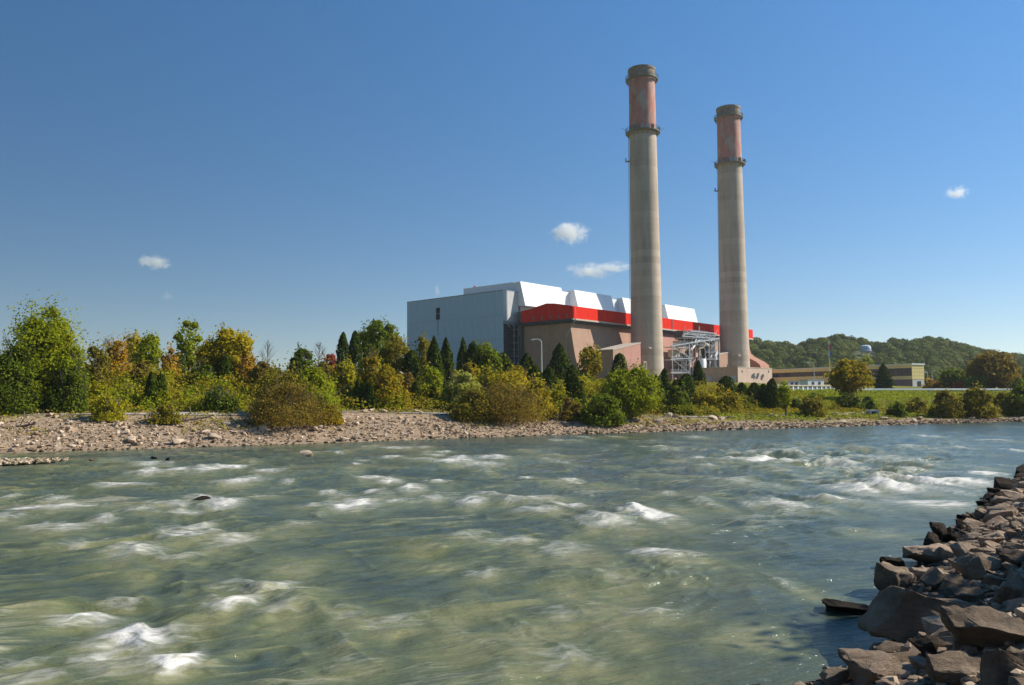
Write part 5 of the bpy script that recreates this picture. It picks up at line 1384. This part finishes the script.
def stones(name, pos, sizes, mats, seed, label, protos, zr=.9):
    """many loose stones joined into one mesh"""
    rs = RS(seed); V = []; Fc = []; k = 0
    pr = []
    for me in protos:
        co = np.zeros(len(me.vertices) * 3, np.float32); me.vertices.foreach_get('co', co)
        me.calc_loop_triangles(); tri = np.zeros(len(me.loop_triangles) * 3, np.int32); me.loop_triangles.foreach_get('vertices', tri)
        pr.append((co.reshape(-1, 3), tri.reshape(-1, 3)))
    for (x, y, z), s in zip(pos, sizes):
        co, tri = pr[rs.randint(len(pr))]
        t = rs.uniform(0, 6.28); c, sn = math.cos(t), math.sin(t); tx = rs.uniform(-.4, .4)
        q = co * np.array([s * rs.uniform(.8, 1.3), s * rs.uniform(.7, 1.2), s * rs.uniform(.6, 1.2) * zr])
        q = np.stack([q[:, 0] * c - q[:, 1] * sn, q[:, 0] * sn + q[:, 1] * c, q[:, 2] + q[:, 0] * tx], 1) + np.array([x, y, z])
        V.append(q); Fc.append(tri + k); k += len(q)
    m = np_mesh(name, np.concatenate(V), np.concatenate(Fc)); o = mobj(name, m, mats)
    return tag(o, label=label, cat='stones', kind='stuff')
def isl_rock(name, cols, wet=.10):
    m, nt, b = new_mat(name); g = N(nt, 'ShaderNodeNewGeometry'); r = ramp(nt, [(i / (len(cols) - 1), c) for i, c in enumerate(cols)])
    nt.links.new(g.outputs['Random Per Island'], r.inputs[0]); nz = noise_node(nt, 9, 5, .7)
    mm = N(nt, 'ShaderNodeMapRange'); mm.inputs['To Min'].default_value = .6; mm.inputs['To Max'].default_value = 1.35; nt.links.new(nz.outputs['Fac'], mm.inputs['Value'])
    mx = N(nt, 'ShaderNodeVectorMath', operation='SCALE'); nt.links.new(r.outputs[0], mx.inputs[0]); nt.links.new(mm.outputs[0], mx.inputs['Scale'])
    gp = N(nt, 'ShaderNodeNewGeometry'); sx = N(nt, 'ShaderNodeSeparateXYZ'); nt.links.new(gp.outputs['Position'], sx.inputs[0])
    wr = N(nt, 'ShaderNodeMapRange'); wr.inputs['From Min'].default_value = wet; wr.inputs['From Max'].default_value = wet + .32; wr.inputs['To Min'].default_value = .30; nt.links.new(sx.outputs['Z'], wr.inputs['Value'])
    wx_ = N(nt, 'ShaderNodeVectorMath', operation='SCALE'); nt.links.new(mx.outputs[0], wx_.inputs[0]); nt.links.new(wr.outputs[0], wx_.inputs['Scale'])
    nt.links.new(wx_.outputs[0], b.inputs['Base Color']); b.inputs['Roughness'].default_value = .9; b.inputs['Specular IOR Level'].default_value = .05
    return m
rs = RS(31); n = 9000
t = rs.uniform(0, 1, n) ** 1.3 * 46 - 5; p_ = rs.uniform(-.5, 6.5, n)
x = NBX + t * NDX + p_ * NDY; y = NBY + t * NDY - p_ * NDX
k_ = (y > 5) & (x / np.maximum(y, .1) < .8) & ((p_ > .7) | (y > 17.5) | (y < 12.8)); x, y, p_ = x[k_], y[k_], p_[k_]
s = rs.uniform(.07, .30, len(x)) * np.clip(.6 + y / 40, .6, 1.3)
stones('loose_stones', np.stack([x, y, near_z(x, y) + s * .12], 1), s, isl_rock('mixed_near_stones', [(.11, .08, .05), (.36, .26, .18), (.23, .165, .11), (.52, .40, .28)]), 32, 'loose angular stones filling the gaps of the near bank', LO)

# far shore stones
rs = RS(41); n = 21000
x = rs.uniform(-62, 118, n); d = rs.uniform(-.3, 10.5, n) ; y = shore_y(x) + d / .88
k_ = (np.abs(x / y) < .72) & (rs.uniform(0, 1, n) < np.where(d < 8 - 5.2 * sstep(14, 42, x), .9, .14)); x, y, d = x[k_], y[k_], d[k_]
s = rs.uniform(.10, .33, len(x)) * np.where(rs.uniform(0, 1, len(x)) < .12, 1.9, 1)
stones('shore_stones', np.stack([x, y, far_z(x, y) + s * .15], 1), s, isl_rock('mixed_shore_stones', [(.24, .155, .09), (.50, .36, .23), (.36, .255, .16), (.68, .53, .38), (.30, .24, .17), (.14, .10, .06)]), 42, 'pale broken stones covering the far shoreline', LO)
# larger rocks of the far shore
for i in range(70):
    x = rs.uniform(-48, 95); d = rs.uniform(.2, 11) if i % 3 else rs.uniform(9, 13); y = float(shore_y(x)) + d / .88
    if abs(x / y) > .66: continue
    s = rs.uniform(.7, 1.35)
    rock(MID[rs.randint(12)], RK_PALE, (x, y, float(far_z(x, y)) + s * .12), (s * 1.2, s, s * .9), (rs.uniform(-.3, .3), rs.uniform(-.3, .3), rs.uniform(0, 6)), name='rock',
         label='%s pale stone %s the far shore %s' % ('large' if s > 1.1 else 'medium' if s > .88 else 'small', 'at the edge of' if d < 3.5 else 'on the gravel slope of' if d < 8.5 else 'beside the path on',
            'below the huge left bush' if x < -34 else 'below the golden trees' if x < -25 else 'below the wide brownish bush' if x < -14 else 'left of the central bush' if x < -4 else 'below the central bush' if x < 6 else
            'near the light green tree' if x < 20 else 'below the chimneys' if x < 38 else 'below the white posts' if x < 60 else 'at far right'), cat='rock', group='pale stone blocks on the far shore')
# gravel spit at the left and rocks standing in the river
rs = RS(51); pos = []; sz = []
a = at_z(-20, 464.5, 0); b_ = at_z(62, 462, 0)
for i in range(620):
    t = rs.uniform(0, 1) ** .9; q = a.lerp(b_, t); wd = 1.5 * (1 - t ** 3) + .2
    yy = q.y + rs.uniform(-1, 1) * wd; pos.append((q.x + rs.uniform(-.5, .5), yy, .10 + .22 * (1 - abs(yy - q.y) / (wd + .1)) * (1 - t * .6))); sz.append(rs.uniform(.15, .5))
stones('gravel_spit', pos, sz, isl_rock('spit_stones', [(.30, .22, .13), (.52, .41, .28), (.20, .15, .09), (.62, .50, .36)], -.25), 52, 'low spit of tan stones in the water at the left edge', LO)
for (px, py, w, h, mt, lab) in ((307, 457.5, 17, 10, RK_PALE, 'small pale tan rock standing in the river left of centre'), (199, 502, 22, 8, RK_DARK, 'dark half submerged rock at the end of the long foam line'),
   (92, 462, 5, 4, RK_TAN, 'small tan stone in the water right of the gravel spit'), (100, 468.5, 9, 3, RK_TAN, 'flat reddish stone just breaking the surface near the spit'), (168, 460.5, 7, 3.5, RK_DARK, 'small black rock in the riffle near the left shore'), (154, 459, 6, 2.5, RK_DARK, 'tiny black rock left of the riffle rock')):
    p = at_z(px, py, 0); s = p.y / F_PX; me = MID[int(px) % 12]
    rock(me, mt, (p.x, p.y, h * s * .32), (w * s * 1.1, w * s * .9, h * s * 2.1), (0, 0, px), label=lab, cat='rock', name='rock')

# driftwood on the left shore
for (px, py, L_, rzz, lab) in ((186, 424, 4.5, .5, 'dead grey branch lying on the gravel beside the low scrub'), (20, 431, 3.2, -.2, 'weathered log lying on the gravel at far left')):
    p = march(px, py, far_z, 50)
    if p:
        o = empty('driftwood', (p.x, p.y, p.z + .1), rzz, label=lab, cat='driftwood', group='driftwood on the far shore')
        MB().tube([(-L_ / 2, 0, 0), (-.3, .1, .25), (L_ / 2, .1, .6)], .10, 6).build('log', TWIG, o)
        MB().tube([(-.2, .1, .25), (.4, .0, 1.1), (.3, .1, 1.7)], .05, 5).tube([(.6, .1, .3), (1.2, .1, 1.0)], .04, 5).build('twigs', TWIG, o)

# shade trees standing on the near bank beyond the right side of the picture
for (x, y, h, w, sd_, lab) in ((20.6, 17.2, 9.4, 5.6, 901, 'tall leafy tree on the near bank outside the picture, nearer one'), (27.0, 19.0, 9.5, 4.5, 902, 'tall leafy tree on the near bank outside the picture, farther one')):
    z = float(near_z(x, y)); rs = RS(sd_)
    o = empty('shade_tree', (x, y, z), 0, label=lab, cat='tree')
    P_, d, cs = crown_points(w, h, h * .36, 2600, rs, 22, 'oval', .2)
    mobj('crown', leaves_mesh('leaves', P_, d, .38, .7, rs), LEAF['green'], o)
    mb = MB(); limbs(mb, w, h, h * .3, rs, 8, .24); mb.build('trunk', BARK, o)

# ------------------------------------------------------------------ clouds (real volumes, kilometres away)
def cloud(px, py, wpx, hpx, dens, label, seed, D=3600, cat='cloud', name='cloud', scl=2.0, lo=.42):
    c = at(px, py, D); w = wpx * D / F_PX; h = hpx * D / F_PX
    m = bpy.data.materials.new('cloud_vapour'); m.use_nodes = True; nt = m.node_tree
    nt.nodes.remove(nt.nodes['Principled BSDF']); pv = N(nt, 'ShaderNodeVolumePrincipled'); pv.inputs['Color'].default_value = (1, 1, 1, 1); pv.inputs['Anisotropy'].default_value = .3
    tc = N(nt, 'ShaderNodeTexCoord'); ln = N(nt, 'ShaderNodeVectorMath', operation='LENGTH'); nt.links.new(tc.outputs['Object'], ln.inputs[0])
    nz = N(nt, 'ShaderNodeTexNoise'); nz.inputs['Scale'].default_value = scl; nz.inputs['Detail'].default_value = 6; nz.inputs['Roughness'].default_value = .68
    mp = N(nt, 'ShaderNodeMapping'); mp.inputs['Location'].default_value = (seed, seed * 1.7, 0); mp.inputs['Scale'].default_value = (1, 1, .6)
    nt.links.new(tc.outputs['Object'], mp.inputs[0]); nt.links.new(mp.outputs[0], nz.inputs['Vector'])
    a = N(nt, 'ShaderNodeMath', operation='MULTIPLY_ADD'); a.inputs[1].default_value = -.60; nt.links.new(ln.outputs['Value'], a.inputs[0])
    a0_ = N(nt, 'ShaderNodeMath', operation='MULTIPLY'); a0_.inputs[1].default_value = 1.7; nt.links.new(nz.outputs['Fac'], a0_.inputs[0]); nt.links.new(a0_.outputs[0], a.inputs[2])
    r = N(nt, 'ShaderNodeMapRange'); r.inputs['From Min'].default_value = lo + .02; r.inputs['From Max'].default_value = lo + .36; r.inputs['To Max'].default_value = dens; nt.links.new(a.outputs[0], r.inputs['Value'])
    nt.links.new(r.outputs[0], pv.inputs['Density']); nt.links.new(pv.outputs[0], nt.nodes['Material Output'].inputs['Volume'])
    bm = bmesh.new(); bmesh.ops.create_icosphere(bm, subdivisions=3, radius=1.0); me = bpy.data.meshes.new('cloud'); bm.to_mesh(me); bm.free()
    o = mobj(name, me, m); o.location = c; o.scale = (w * .62, w * .4, h * .75); tag(o, label=label, cat=cat, kind='stuff')
    return o
cloud(437, 290.5, 6, 13, .5, 'thin wisp of white steam rising behind the blue-grey wall', 4.2, D=330, name='steam', cat='steam')
cloud(569, 233, 42, 20, .03, 'small bright puffy cloud left of the left chimney', 3.1)
cloud(589, 271, 44, 14, .018, 'thin low cloud just above the white roof monitors', 7.7)
cloud(612, 267.5, 44, 10, .018, 'wispy cloud touching the left chimney', 9.3)
cloud(155, 262, 32, 13, .03, 'small white cloud above the left bank', 12.9)
cloud(957, 193, 25, 12, .035, 'small white cloud at the upper right', 5.5)
cloud(167, 296, 12, 8, .012, 'faint scrap of cloud above the left trees', 2.5)

# ------------------------------------------------------------------ air
HZ = bpy.data.materials.new('thin_haze'); HZ.use_nodes = True; nt = HZ.node_tree; nt.nodes.remove(nt.nodes['Principled BSDF'])
pv = N(nt, 'ShaderNodeVolumePrincipled'); pv.inputs['Color'].default_value = (.82, .90, 1.0, 1); pv.inputs['Density'].default_value = .00009; pv.inputs['Anisotropy'].default_value = .2
nt.links.new(pv.outputs[0], nt.nodes['Material Output'].inputs['Volume'])
hz = MB().box(-1500, 2000, -200, 1750, -4, 135).build('haze', HZ); tag(hz, label='thin blue summer haze filling the valley air', cat='haze', kind='stuff')
